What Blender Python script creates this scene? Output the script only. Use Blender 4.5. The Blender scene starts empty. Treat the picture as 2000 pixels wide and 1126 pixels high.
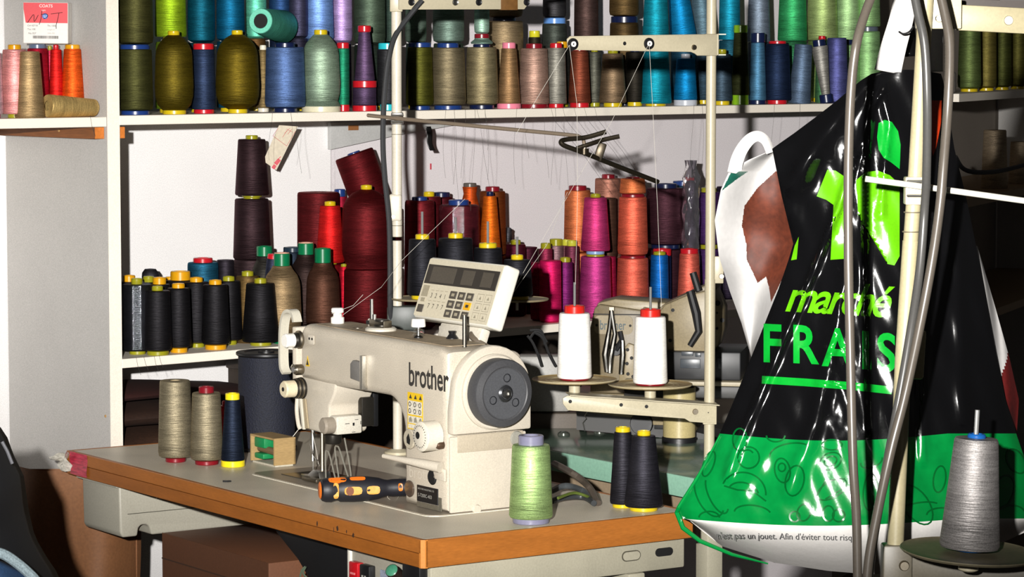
import bpy, bmesh, math, random
from mathutils import Vector, Matrix
random.seed(7)
sc = bpy.context.scene
COL = sc.collection
# ------------------------------------------------------------------ camera
F = 5800.0                       # focal length in pixels of the 2000 x 1126 frame
CZ = 1.635                       # eye height
TH = math.atan(463.0 / F)        # pitched down a little
cam_d = bpy.data.cameras.new('camera'); cam = bpy.data.objects.new('camera', cam_d); COL.objects.link(cam)
cam_d.sensor_width = 36.0; cam_d.lens = 36.0 * F / 2000.0; cam_d.clip_end = 60
cam.location = (0, 0, CZ); cam.rotation_euler = (math.pi / 2 - TH, 0, 0)
sc.camera = cam
# ------------------------------------------------------------------ light: one hand-held flash, left of and above the lens, plus a dim room
w = bpy.data.worlds.new('room_light'); sc.world = w; w.use_nodes = True
w.node_tree.nodes['Background'].inputs[0].default_value = (1.0, 0.96, 0.92, 1)
w.node_tree.nodes['Background'].inputs[1].default_value = 0.032
fl = bpy.data.lights.new('camera_flash', 'SPOT'); flo = bpy.data.objects.new('camera_flash', fl); COL.objects.link(flo)
fl.energy = 3100; fl.color = (1.0, 0.975, 0.94); fl.shadow_soft_size = 0.03
fl.spot_size = math.radians(23); fl.spot_blend = 0.9; flo.scale = (1.6, 1, 1)
flo.location = (-0.28, 0.0, CZ + 0.18)
flo.rotation_euler = (Vector((0.0, 6.5, 1.27)) - Vector(flo.location)).to_track_quat('-Z', 'Y').to_euler()
sc.view_settings.view_transform = 'Standard'; sc.view_settings.look = 'None'
sc.view_settings.exposure = 0.0; sc.view_settings.gamma = 1.0; sc.view_settings.use_curve_mapping = False

# ------------------------------------------------------------------ picture <-> place
CT, ST = math.cos(TH), math.sin(TH)
CAM = Vector((0, 0, CZ))
def ray(x, y):
    r = (x - 1000.0) / F; u = -(y - 563.0) / F
    d = Vector((r, CT + u * ST, -ST + u * CT))
    return d / d.y
def P(x, y, Y): return CAM + ray(x, y) * Y            # the point at depth Y seen at a pixel
def PZ(x, y, z):                                      # the point at height z seen at a pixel
    d = ray(x, y); return CAM + d * ((z - CZ) / d.z)
def depth(p): return p[1] * CT + (CZ - p[2]) * ST
def PX(p): return F / depth(p)                        # pixels per metre at a point
def lin(c):
    if isinstance(c, str):
        c = c.lstrip('#'); c = [int(c[i:i + 2], 16) / 255 for i in (0, 2, 4)]
    return tuple((v / 12.92 if v <= .04045 else ((v + .055) / 1.055) ** 2.4) for v in c[:3])

# ------------------------------------------------------------------ materials
MATS = {}
def new_mat(key):
    m = bpy.data.materials.new(key); m.use_nodes = True
    return m, m.node_tree, m.node_tree.nodes['Principled BSDF']
def mat(key, col, rough=0.5, metal=0.0, spec=0.5, var=0.12, vscale=300.0, bump=0.0, bscale=200.0, blot=0.0, blscale=6.0, stretch=(1, 1, 1), trans=0.0, coat=0.0, emis=None):
    if key in MATS: return MATS[key]
    m, nt, b = new_mat(key)
    N, L = nt.nodes, nt.links
    b.inputs['Roughness'].default_value = rough; b.inputs['Metallic'].default_value = metal
    b.inputs['Specular IOR Level'].default_value = spec; b.inputs['Coat Weight'].default_value = coat
    b.inputs['Coat Roughness'].default_value = 0.12
    if trans: b.inputs['Transmission Weight'].default_value = trans
    c = lin(col) + (1,)
    tc = N.new('ShaderNodeTexCoord'); mp = N.new('ShaderNodeMapping'); mp.inputs['Scale'].default_value = stretch
    L.new(tc.outputs['Object'], mp.inputs['Vector'])
    nz = N.new('ShaderNodeTexNoise'); nz.inputs['Scale'].default_value = vscale; nz.inputs['Detail'].default_value = 2
    L.new(mp.outputs[0], nz.inputs['Vector'])
    mr = N.new('ShaderNodeMapRange'); mr.inputs[1].default_value = .25; mr.inputs[2].default_value = .75
    mr.inputs[3].default_value = 1 - var; mr.inputs[4].default_value = 1 + var
    L.new(nz.outputs['Fac'], mr.inputs[0])
    val = mr.outputs[0]
    if blot:
        n2 = N.new('ShaderNodeTexNoise'); n2.inputs['Scale'].default_value = blscale; n2.inputs['Detail'].default_value = 4
        L.new(mp.outputs[0], n2.inputs['Vector'])
        m2 = N.new('ShaderNodeMapRange'); m2.inputs[1].default_value = .35; m2.inputs[2].default_value = .68
        m2.inputs[3].default_value = 1 - blot; m2.inputs[4].default_value = 1 + blot * .3
        L.new(n2.outputs['Fac'], m2.inputs[0])
        mu = N.new('ShaderNodeMath'); mu.operation = 'MULTIPLY'; L.new(val, mu.inputs[0]); L.new(m2.outputs[0], mu.inputs[1]); val = mu.outputs[0]
    hs = N.new('ShaderNodeHueSaturation'); hs.inputs['Color'].default_value = c
    L.new(val, hs.inputs['Value']); L.new(hs.outputs[0], b.inputs['Base Color'])
    if bump:
        n3 = N.new('ShaderNodeTexNoise'); n3.inputs['Scale'].default_value = bscale; n3.inputs['Detail'].default_value = 3
        L.new(mp.outputs[0], n3.inputs['Vector'])
        bp = N.new('ShaderNodeBump'); bp.inputs['Strength'].default_value = bump; bp.inputs['Distance'].default_value = 0.01
        L.new(n3.outputs['Fac'], bp.inputs['Height']); L.new(bp.outputs[0], b.inputs['Normal'])
    if emis:
        b.inputs['Emission Color'].default_value = lin(emis[0]) + (1,); b.inputs['Emission Strength'].default_value = emis[1]
    MATS[key] = m
    return m
def thread_mat(col, gloss=0.0):
    key = 'thread_%s_%d' % (col.strip('#'), int(gloss * 10))
    if key in MATS: return MATS[key]
    m, nt, b = new_mat(key); N, L = nt.nodes, nt.links
    tc = N.new('ShaderNodeTexCoord')
    mp = N.new('ShaderNodeMapping'); mp.inputs['Scale'].default_value = (35, 35, 420); L.new(tc.outputs['Object'], mp.inputs['Vector'])
    nz = N.new('ShaderNodeTexNoise'); nz.inputs['Scale'].default_value = 1.0; nz.inputs['Detail'].default_value = 3; L.new(mp.outputs[0], nz.inputs['Vector'])
    mp2 = N.new('ShaderNodeMapping'); mp2.inputs['Scale'].default_value = (6, 6, 45); L.new(tc.outputs['Object'], mp2.inputs['Vector'])
    n2 = N.new('ShaderNodeTexNoise'); n2.inputs['Scale'].default_value = 1.0; n2.inputs['Detail'].default_value = 2; L.new(mp2.outputs[0], n2.inputs['Vector'])
    n3 = N.new('ShaderNodeTexNoise'); n3.inputs['Scale'].default_value = 620; n3.inputs['Detail'].default_value = 1; L.new(tc.outputs['Object'], n3.inputs['Vector'])
    a1 = N.new('ShaderNodeMath'); a1.operation = 'ADD'; L.new(nz.outputs['Fac'], a1.inputs[0]); L.new(n2.outputs['Fac'], a1.inputs[1])
    a2 = N.new('ShaderNodeMath'); a2.operation = 'ADD'; L.new(a1.outputs[0], a2.inputs[0]); L.new(n3.outputs['Fac'], a2.inputs[1])
    mr = N.new('ShaderNodeMapRange'); mr.inputs[1].default_value = 1.05; mr.inputs[2].default_value = 1.95; mr.inputs[3].default_value = .40; mr.inputs[4].default_value = 1.16
    L.new(a2.outputs[0], mr.inputs[0])
    hs = N.new('ShaderNodeHueSaturation'); hs.inputs['Color'].default_value = lin(col) + (1,); hs.inputs['Saturation'].default_value = 1.0
    if min(lin(col)) > .6: mr.inputs[3].default_value = .8; mr.inputs[4].default_value = 1.1
    L.new(mr.outputs[0], hs.inputs['Value']); L.new(hs.outputs[0], b.inputs['Base Color'])
    bp = N.new('ShaderNodeBump'); bp.inputs['Strength'].default_value = .45; bp.inputs['Distance'].default_value = .002
    L.new(nz.outputs['Fac'], bp.inputs['Height']); L.new(bp.outputs[0], b.inputs['Normal'])
    lum_ = max(lin(col)); white_ = lum_ > .75 and min(lin(col)) > .6
    b.inputs['Roughness'].default_value = .53; b.inputs['Metallic'].default_value = 0.0 if white_ else .68
    tg = N.new('ShaderNodeTangent'); tg.direction_type = 'RADIAL'; tg.axis = 'Z'
    b.inputs['Anisotropic'].default_value = .35; L.new(tg.outputs[0], b.inputs['Tangent'])
    b.inputs['Specular IOR Level'].default_value = .35
    lum = sum(lin(col)) / 3
    b.inputs['Specular Tint'].default_value = tuple(min(1, .35 + .65 * (v / (max(lin(col)) + 1e-4))) for v in lin(col)) + (1,)
    if gloss:
        b.inputs['Coat Weight'].default_value = gloss; b.inputs['Coat Roughness'].default_value = .1
    MATS[key] = m
    return m

# ------------------------------------------------------------------ mesh helpers
class MB:
    def __init__(s): s.v = []; s.f = []; s.mi = []; s.cur = 0
    def add(s, vs, fs, M=None):
        o = len(s.v)
        for p in vs:
            p = Vector(p); s.v.append(tuple(M @ p) if M is not None else tuple(p))
        for f in fs: s.f.append(tuple(i + o for i in f)); s.mi.append(s.cur)
        return s
    def lathe(s, prof, M=None, n=28):
        vs = []; fs = []; idx = []
        for (r, z) in prof:
            if r < 1e-6: idx.append([len(vs)] * n); vs.append((0, 0, z))
            else:
                idx.append(list(range(len(vs), len(vs) + n)))
                vs += [(r * math.cos(2 * math.pi * k / n), r * math.sin(2 * math.pi * k / n), z) for k in range(n)]
        for a, b in zip(idx, idx[1:]):
            for k in range(n):
                q = [a[k], a[(k + 1) % n], b[(k + 1) % n], b[k]]
                q2 = []
                for i in q:
                    if i not in q2: q2.append(i)
                if len(q2) > 2: fs.append(q2)
        return s.add(vs, fs, M)
    def box(s, lo, hi, M=None, bev=0.0, seg=2):
        x0, y0, z0 = lo; x1, y1, z1 = hi
        vs = [(x0, y0, z0), (x1, y0, z0), (x1, y1, z0), (x0, y1, z0), (x0, y0, z1), (x1, y0, z1), (x1, y1, z1), (x0, y1, z1)]
        fs = [(3, 2, 1, 0), (4, 5, 6, 7), (0, 1, 5, 4), (1, 2, 6, 5), (2, 3, 7, 6), (3, 0, 4, 7)]
        if bev: vs, fs = bevel(vs, fs, bev, seg)
        return s.add(vs, fs, M)
    def prism(s, poly, h0, h1, M=None, bev=0.0, seg=2):        # poly in xy, along z
        n = len(poly)
        ar = sum(poly[i][0] * poly[(i + 1) % n][1] - poly[(i + 1) % n][0] * poly[i][1] for i in range(n))
        if ar < 0: poly = poly[::-1]
        vs = [(p[0], p[1], h0) for p in poly] + [(p[0], p[1], h1) for p in poly]
        fs = [tuple(range(n - 1, -1, -1)), tuple(range(n, 2 * n))] + [(i, (i + 1) % n, n + (i + 1) % n, n + i) for i in range(n)]
        if bev: vs, fs = bevel(vs, fs, bev, seg)
        return s.add(vs, fs, M)
    def tube(s, pts, r, n=10, M=None, caps=True):
        pts = [Vector(p) for p in pts]; rr = r if isinstance(r, (list, tuple)) else [r] * len(pts)
        vs = []; fs = []; up = None
        for i, p in enumerate(pts):
            t = (pts[min(i + 1, len(pts) - 1)] - pts[max(i - 1, 0)]).normalized()
            if up is None:
                up = Vector((0, 0, 1)) if abs(t.z) < .9 else Vector((1, 0, 0))
            a = t.cross(up).normalized(); up = a.cross(t).normalized()
            for k in range(n):
                an = 2 * math.pi * k / n
                vs.append(p + (a * math.cos(an) + up * math.sin(an)) * rr[i])
        for i in range(len(pts) - 1):
            for k in range(n):
                fs.append((i * n + k, i * n + (k + 1) % n, (i + 1) * n + (k + 1) % n, (i + 1) * n + k))
        if caps:
            fs.append(tuple(range(n - 1, -1, -1))); fs.append(tuple(range((len(pts) - 1) * n, len(pts) * n)))
        return s.add(vs, fs, M)
    def grid(s, nu, nv, fn, M=None, matfn=None):
        vs = [fn(i / nu, j / nv) for j in range(nv + 1) for i in range(nu + 1)]
        fs = []; o = len(s.f)
        for j in range(nv):
            for i in range(nu):
                a = j * (nu + 1) + i; fs.append((a, a + 1, a + nu + 2, a + nu + 1))
        s.add(vs, fs, M)
        if matfn:
            k = o
            for j in range(nv):
                for i in range(nu):
                    s.mi[k] = matfn((i + .5) / nu, (j + .5) / nv); k += 1
        return s
    def build(s, name, mats, parent=None, smooth=True, ang=35, solid=0.0):
        me = bpy.data.meshes.new(name); me.from_pydata(s.v, [], s.f); me.update()
        for m in (mats if isinstance(mats, (list, tuple)) else [mats]): me.materials.append(m)
        if any(s.mi): me.polygons.foreach_set('material_index', s.mi)
        bm = bmesh.new(); bm.from_mesh(me); bmesh.ops.recalc_face_normals(bm, faces=bm.faces); bm.to_mesh(me); bm.free()
        if smooth:
            me.polygons.foreach_set('use_smooth', [True] * len(me.polygons)); me.set_sharp_from_angle(angle=math.radians(ang))
        o = bpy.data.objects.new(name, me); COL.objects.link(o)
        if parent is not None: o.parent = parent
        if solid:
            md = o.modifiers.new('thickness', 'SOLIDIFY'); md.thickness = solid; md.offset = 0
        return o
def bevel(vs, fs, r, seg=2, ang=25):
    bm = bmesh.new(); bv = [bm.verts.new(v) for v in vs]
    for f in fs: bm.faces.new([bv[i] for i in f])
    bm.normal_update()
    ed = [e for e in bm.edges if len(e.link_faces) == 2 and e.calc_face_angle(0) > math.radians(ang)]
    bmesh.ops.bevel(bm, geom=ed, offset=r, segments=seg, profile=.5, affect='EDGES', clamp_overlap=True)
    bm.verts.index_update()
    out = [tuple(v.co) for v in bm.verts], [tuple(v.index for v in f.verts) for f in bm.faces]
    bm.free(); return out
def smooth_path(pts, n=8):
    pts = [Vector(p) for p in pts]; out = []
    for i in range(len(pts) - 1):
        p0, p1, p2, p3 = pts[max(i - 1, 0)], pts[i], pts[i + 1], pts[min(i + 2, len(pts) - 1)]
        for k in range(n):
            t = k / n
            out.append(.5 * ((2 * p1) + (p2 - p0) * t + (2 * p0 - 5 * p1 + 4 * p2 - p3) * t * t + (3 * p1 - p0 - 3 * p2 + p3) * t ** 3))
    out.append(pts[-1]); return out
def frame(origin, x, y):
    x = Vector(x).normalized(); z = x.cross(Vector(y)).normalized(); y = z.cross(x)
    M = Matrix.Identity(4)
    for i in range(3): M[i][0] = x[i]; M[i][1] = y[i]; M[i][2] = z[i]; M[i][3] = origin[i]
    return M
def Mv(x, y, z): return Matrix.Translation((x, y, z))
def Rt(a, ax): return Matrix.Rotation(math.radians(a), 4, ax)
XZ = Matrix(((1, 0, 0, 0), (0, 0, -1, 0), (0, 1, 0, 0), (0, 0, 0, 1)))     # xy drawing stood up, facing -y
def thing(name, label, cat, M=None, group=None):
    o = bpy.data.objects.new(name, None); COL.objects.link(o); o.empty_display_size = .05
    if M is not None: o.matrix_world = M if isinstance(M, Matrix) else Mv(*M)
    o['label'] = label; o['category'] = cat
    if group: o['group'] = group
    return o
def tag(o, label, cat, group=None, kind=None):
    o['label'] = label; o['category'] = cat
    if group: o['group'] = group
    if kind: o['kind'] = kind
    return o
def struct(o, label=None, cat=None):
    o['kind'] = 'structure'
    if label: o['label'] = label
    if cat: o['category'] = cat
    return o
def text_geo(body, size=1.0, bold=0.0, shear=0.0, spacing=1.0, align='LEFT'):
    cu = bpy.data.curves.new('lettering', 'FONT'); cu.body = body; cu.size = size; cu.offset = bold; cu.shear = shear
    cu.space_character = spacing; cu.align_x = align; cu.resolution_u = 4
    ob = bpy.data.objects.new('lettering', cu); COL.objects.link(ob)
    dg = bpy.context.evaluated_depsgraph_get(); me = ob.evaluated_get(dg).to_mesh()
    vs = [tuple(v.co) for v in me.vertices]; fs = [tuple(p.vertices) for p in me.polygons]
    ob.evaluated_get(dg).to_mesh_clear(); bpy.data.objects.remove(ob); bpy.data.curves.remove(cu)
    return vs, fs

# ------------------------------------------------------------------ shared materials
WHITE = mat('white_melamine', '#f3eadb', .5, spec=.3, var=.10, vscale=420, blot=.06, blscale=3)
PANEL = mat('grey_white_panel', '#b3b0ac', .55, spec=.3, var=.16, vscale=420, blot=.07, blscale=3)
WALLM = mat('white_wall', '#edebea', .7, spec=.2, var=.14, vscale=420, blot=.06, blscale=2.5)
WALLP = mat('pinkish_wall', '#dcd6d8', .7, spec=.2, var=.14, vscale=420, blot=.06, blscale=2.5)
CREAM = mat('cream_paint', '#b3aa90', .42, spec=.45, var=.07, vscale=250, blot=.1, blscale=14)
CREAM2 = mat('cream_paint_light', '#b0a78e', .4, spec=.5, var=.05, vscale=250, blot=.08, blscale=10)
STEEL = mat('bright_steel', '#c9c7c2', .28, metal=1, var=.05)
DSTEEL = mat('dull_steel', '#8f8676', .38, metal=1, var=.1)
BLACKP = mat('black_plastic', '#141416', .4, var=.1)
BLACKR = mat('black_rubber', '#0d0d0e', .6, var=.1)
DARK = mat('dark_recess', '#070707', .7, var=0)
WHITEP = mat('white_plastic', '#efece4', .35, var=.03)
PIN = mat('spool_pin', '#8f8f8d', .32, metal=.45, var=.05)
POLEW = mat('white_pole_paint', '#c9c1b0', .42, spec=.45, var=.08, vscale=300, blot=.1, blscale=14)
def plastic(c): return mat('plastic_' + c.strip('#'), c, .28, spec=.5, var=.06, vscale=150)
YEL, YELG, ORY = '#c4ab16', '#908c1b', '#cf9410'
RED, DRED, NAVY, BLUE, GRN = '#b81823', '#7a111e', '#101a3c', '#1a3570', '#076a40'
CLEARM = None
# ================================================================== the setting: floor, walls, shelving
AS = math.atan(6625.0 / F)                                   # the shelf front runs off to the right at this angle
US = Vector((math.sin(AS), math.cos(AS), 0)); NS = Vector((-US.y, US.x, 0))
F0 = P(224, 500, 6.75); F0 = Vector((F0.x, F0.y, 0))         # the side panel's front edge
def SH(s, t, z): return Vector((F0.x, F0.y, 0)) + US * s + NS * t + Vector((0, 0, z))
SHM = frame(F0, US, NS)                                      # shelf frame: x along the front, y into the shelf, z up
ZU = PZ_z = (CAM + ray(235, 226) * F0.y).z                   # top of the upper shelf
ZL = (CAM + ray(238, 702) * F0.y).z                          # top of the lower shelf
DEP = 0.45
fm = mat('floor_boards', '#5b4a3c', .6, var=.2, vscale=40, blot=.3, blscale=3)
b = MB().box((-3.2, 1.2, -.03), (3.2, 11.5, 0)); struct(b.build('floor', fm, smooth=False), 'dull brown workshop floor', 'floor')
# back wall, in two panels with an upright joint
sj = None
def s_at(x, t, z):                                           # where along the shelf (offset t) the pixel column x lies
    k = (x - 1000.0) / F
    o = SH(0, t, z); a = o.x - k * (o.y * CT + (CZ - z) * ST); bb = US.x - k * US.y * CT
    return -a / bb
SJ = s_at(641, DEP, 1.2)
wl = thing('wall_back', 'white back wall behind the thread shelves', 'wall', SHM); struct(wl)
MB().box((-2.2, DEP - .012, 0), (SJ, DEP + .06, 2.7)).build('wall_panel', WALLM, wl, smooth=False)
MB().box((SJ + .0015, DEP, 0), (2.9, DEP + .06, 2.7)).build('wall_panel', WALLP, wl, smooth=False)
MB().box((SJ + .008, DEP - .006, ZL), (SJ + .018, DEP + .001, ZU - .1)).build('joint_strip', WALLP, wl, smooth=False)
# shelving unit
su = thing('shelving_unit', 'white shelving unit full of thread cones along the wall', 'shelves', SHM)
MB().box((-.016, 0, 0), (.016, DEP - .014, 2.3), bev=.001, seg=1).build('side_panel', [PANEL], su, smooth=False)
MB().box((-.0165, -.0012, 0), (.0165, .0, 2.3)).build('edge_band', WHITE, su, smooth=False)
SEND = 2.5
MB().box((.0175, 0, ZU - .0215), (SEND, DEP - .014, ZU), bev=.001, seg=1).build('shelf_board', WHITE, su, smooth=False)
MB().box((-1.5, 0, ZU - .0245), (-.0175, DEP - .014, ZU - .0025), bev=.001, seg=1).build('shelf_board', WHITE, su, smooth=False)
MB().box((.0175, 0, ZL - .021), (SEND, DEP - .014, ZL), bev=.001, seg=1).build('shelf_board', WHITE, su, smooth=False)
MB().box((.0175, .02, .60), (SEND, DEP - .014, .62), bev=.001, seg=1).build('shelf_board', WHITE, su, smooth=False)
wood = mat('cleat_wood', '#7d4a22', .6, var=.2, vscale=30, stretch=(12, 1, 12), blot=.25, blscale=10)
woode = mat('cleat_end_grain', '#c8732c', .6, var=.15, vscale=160)
for (x0, x1) in ((-.0425, -.0175), (.0175, .0385)):
    c = MB().box((x0, .012, ZU - .052), (x1, DEP - .03, ZU - .0255)).build('wood_cleat', wood, su, smooth=False)
    MB().box((x0 + .0005, .0105, ZU - .0515), (x1 - .0005, .0118, ZU - .026)).build('end_grain', woode, c, smooth=False)
# screw heads
for (y, z) in ((.16, ZU - .036), (.02, ZL - .13)):
    MB().lathe([(0, .002), (.003, .0015), (.0035, 0)], Mv(-.0426 if z > 1.2 else -.0162, y, z) @ Rt(-90, 'Y'), 10).build('screw', mat('filler', '#a98452', .7), su)
# second shelf run, on the wall that leaves to the right
C2 = P(1858, 184, 8.75); A2 = math.atan(2316.0 / F); U2 = Vector((math.sin(A2), math.cos(A2), 0)); N2 = Vector((-U2.y, U2.x, 0))
S2M = frame(Vector((C2.x, C2.y, 0)), U2, N2)
Z2 = C2.z
w2 = thing('wall_right', 'dim wall behind the far right shelves', 'wall', S2M); struct(w2)
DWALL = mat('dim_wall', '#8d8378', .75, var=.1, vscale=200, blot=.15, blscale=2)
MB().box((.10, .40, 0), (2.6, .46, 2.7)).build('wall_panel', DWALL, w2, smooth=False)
s2 = thing('shelving_unit', 'dim far shelving at the right edge behind the carrier bag', 'shelves', S2M)
MB().box((.1, 0, Z2 - .024), (2.4, .39, Z2)).build('shelf_board', WHITE, s2, smooth=False)
MB().box((.1, 0, 1.165), (2.4, .39, 1.19)).build('shelf_board', mat('raw_board', '#8d7454', .6, var=.15), s2, smooth=False)
MB().box((.1, 0, .80), (2.4, .39, .825)).build('shelf_board', mat('raw_board', '#8d7454', .6), s2, smooth=False)
MB().box((2.4, 0, 0), (2.43, .39, 2.3)).build('side_panel', PANEL, s2, smooth=False)

# ================================================================== thread cones
def cone(M, H, rb, rt, col, label, cap=YEL, base=YEL, kind='cone', rc=None, hc=.010, rB=None, hb=.009, group=None, gloss=0, name='thread_cone', film=False, inner=None, cat='thread cone'):
    t = thing(name, label, cat, M, group)
    rc = rc if rc else rt * .5; rB = rB if rB else rb * .72
    if not cap: hc = 0
    if not base: hb = 0
    z0, z1 = hb, H - hc; h = z1 - z0
    if kind == 'king':
        pr = [(rB * .6, z0), (rB * .98, z0), (rb * .95, z0 + h * .025), (rb, z0 + h * .09), (rt, z1 - h * .04), (rt * .985, z1 - h * .012), (rt * .93, z1), (rc * .8, z1 + .0005)]
    elif kind == 'bottle':
        pr = [(rB * .6, z0), (rB * 1.02, z0), (rb * .86, z0 + h * .07), (rb * .97, z0 + h * .18), (rb, z0 + h * .32), (rt * 1.03, z0 + h * .72), (rt * .99, z0 + h * .79), (rt * .86, z0 + h * .87), (rt * .62, z0 + h * .945), (rc * 1.12, z1 - .001), (rc * .8, z1)]
    else:
        pr = [(rB * .6, z0), (rb * .95, z0), (rb, z0 + .004), (rb * .4 + rt * .6 + .0003, z0 + h * .55), (rt, z1 - .004), (rt * .95, z1 - .0008), (rc * .8, z1)]
    MB().lathe(pr).build('thread', thread_mat(col, gloss), t)
    if cap:
        c = MB().lathe([(rc * .9, H - hc - .002), (rc, H - hc), (rc, H - .002), (rc - .0016, H), (rc * .62, H), (rc * .56, H - .003), (rc * .52, H - .007), (0, H - .007)], None, 24).build('cap', plastic(cap), t)
        if inner: MB().lathe([(rc * .62, H - .001), (rc * .93, H - .0005), (rc * .93, H + .0015), (rc * .62, H + .0015)], None, 24).build('paper_rim', mat('paper_rim', inner, .7), c)
    else:
        MB().lathe([(rt * .5, H - .0015), (rt * .44, H - .0015), (rt * .42, H - .02), (0, H - .02)], None, 20).build('tube_mouth', mat('card_tube', '#bba57c', .7), t)
    if base:
        MB().lathe([(0, .0), (rB - .001, 0), (rB, .0012), (rB, hb - .0012), (rB - .001, hb), (rB * .55, hb + .0005)], None, 24).build('base_ring', plastic(base), t)
    if film:
        MB().lathe([(rb * .9, z0 + .001), (rb * 1.02, z0 + .004), (rt * 1.03, z1 - .002), (rt * .8, z1 + .003), (rc * 1.05, z1 + .005)]).build('film', CLEAR, t)
    return t
m, nt, bs = new_mat('clear_film')
_g = nt.nodes.new('ShaderNodeBsdfGlossy'); _g.inputs['Roughness'].default_value = .10; _g.inputs['Color'].default_value = (.85, .92, 1, 1)
_t = nt.nodes.new('ShaderNodeBsdfTransparent'); _x = nt.nodes.new('ShaderNodeMixShader'); _x.inputs[0].default_value = .05
_n = nt.nodes.new('ShaderNodeTexNoise'); _n.inputs['Scale'].default_value = 90; _b = nt.nodes.new('ShaderNodeBump'); _b.inputs['Strength'].default_value = .25; _b.inputs['Distance'].default_value = .004
nt.links.new(_n.outputs['Fac'], _b.inputs['Height']); nt.links.new(_b.outputs[0], _g.inputs['Normal'])
nt.links.new(_t.outputs[0], _x.inputs[1]); nt.links.new(_g.outputs[0], _x.inputs[2]); nt.links.new(_x.outputs[0], nt.nodes['Material Output'].inputs[0])
CLEAR = m
def sp(x, t, yt, wb, wt, col, label, cap=YEL, base=YEL, kind='cone', yb=None, zb=None, cw=None, ch=9, bw=None, bh=8, group=None, gloss=0, tilt=None, film=False, inner=None, shelf='U', SMf=None):
    """a cone on a shelf: pixel column, distance behind the front edge, pixel row of its top, widths in pixels"""
    z0 = {'U': ZU, 'L': ZL}[shelf] if zb is None else zb
    s = s_at(x, t, z0 + .08); p = SH(s, t, z0)
    if yb is not None: p.z = (CAM + ray(x, yb) * p.y).z
    px = PX(p + Vector((0, 0, .08)))
    zt = (CAM + ray(x, yt) * p.y).z
    H = zt - p.z
    M = Mv(*p)
    if tilt: M = M @ frame((0, 0, 0), (1, 0, 0), (0, 1, 0)) @ Rt(tilt[0], 'Y') @ Rt(tilt[1], 'X')
    M = M @ Rt(random.uniform(0, 360), 'Z')
    return cone(M, H, wb / 2 / px, wt / 2 / px, col, label, cap, base, kind, (cw / 2 / px) if cw else None, ch / px, (bw / 2 / px) if bw else None, bh / px, group, gloss, film=film, inner=inner), p, H
GU, GL, GLB = 'thread cones along the upper shelf', 'thread cones along the lower shelf', 'thread cones in the left bay'
GS = 'upper layer of thread cones on the upper shelf'
def stk(x, t, levels, shelf='U', group=GU):
    """a stack standing in one place: levels bottom first, each (ytop, wb, wt, colour, label, options)"""
    zb = None; last = None
    for (yt, wb, wt, col, label, kw) in levels:
        kw = dict(kw); kw.setdefault('group', group)
        last, p, H = sp(x, t, yt, wb, wt, col, label, shelf=shelf, zb=zb, **kw)
        zb = p.z + H + .0004
    return last
MID = 86
# ---- upper shelf, left to right -------------------------------------------------------------------
stk(264, .06, [(87, 70, 66, '#3a3a1c', 'lower of the two near-black olive spools next to the side panel', dict(cap=BLUE, base=BLUE, kind='king', cw=58, bw=56)),
               (-70, 70, 66, '#3d3c1e', 'upper of the two near-black olive spools next to the side panel', dict(cap=BLUE, base=None, kind='king', cw=58))])
sp(340, .055, 60, 76, 70, '#54480f', 'olive bottle-shaped spool, the one nearest the side panel', kind='bottle', cw=23, bw=46, ch=8, group=GU)
stk(333, .19, [(72, 60, 56, '#6e8a1c', 'lime cone standing under another lime one behind the olive bottle spool', dict(cap=YELG)),
               (-80, 62, 56, '#8fb01f', 'lime green cone on top behind the left olive bottle spool', dict(cap=YELG, base=None))])
sp(398, .075, 85, 46, 42, '#27334c', 'dark navy cone with red cap between the two olive bottle spools', cap=RED, base=RED, cw=40, bw=40, ch=11, group=GU)
stk(393, .20, [(83, 56, 52, '#12404d', 'dark teal spool standing behind the navy cone with red cap', dict(cap=None)),
               (-80, 54, 52, '#0b5266', 'teal spool on top, left of the two teal ones', dict(cap=None, base=None, kind='king'))])
sp(464, .055, 59, 86, 78, '#57490d', 'olive bottle-shaped spool, the one further from the side panel', kind='bottle', cw=22, bw=38, ch=8, group=GU)
stk(450, .20, [(80, 54, 52, '#0f4c68', 'deep teal spool standing behind the right olive bottle spool', dict(cap=None)),
               (-80, 56, 52, '#0d5c80', 'blue-teal spool on top, behind the right olive bottle spool', dict(cap=None, base=None, kind='king'))])
stk(500, .27, [(75, 40, 38, '#6a4d2d', 'brown spool at the back beneath the mint one', dict(cap=None)),
               (-70, 42, 38, '#6ccfae', 'light mint spool standing behind the lying teal cone', dict(cap=None, base=None, kind='king'))])
sp(514, .12, 88, 30, 26, '#6b5a3a', 'dull brown cone squeezed between olive bottle and slate blue spool', cap='#d8d2bf', base='#c9c4b6', group=GU)
stk(557, .065, [(83, 80, 74, '#4d648f', 'slate blue straight spool right of the olive bottle spools', dict(cap=NAVY, base=NAVY, kind='king', cw=40, bw=46))])
sp(627, .05, 58, 76, 68, '#8fa48d', 'pale sage bottle-shaped spool with cream foot and yellow cap', kind='bottle', cap=YEL, base='#cfc9ad', cw=26, bw=76, bh=11, group=GU)
stk(548, .25, [(76, 44, 42, '#23304d', 'navy spool at the back under the dark blue one', dict(cap=None)),
               (-80, 46, 44, '#27446f', 'dark blue spool on top behind the lying teal cone', dict(cap=None, base=None, kind='king'))])
stk(583, .19, [(74, 38, 36, '#2c2b3a', 'charcoal violet spool at the back beneath its like', dict(cap=None)),
               (-80, 38, 36, '#3d3c52', 'charcoal violet spool on top left of the cornflower one', dict(cap=None, base=None, kind='king'))])
stk(622, .18, [(76, 56, 52, '#4668a0', 'cornflower spool standing behind the sage bottle spool', dict(cap=None)),
               (-80, 60, 52, '#7ba0df', 'cornflower blue spool on top behind the sage bottle spool', dict(cap=None, base=None))])
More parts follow.
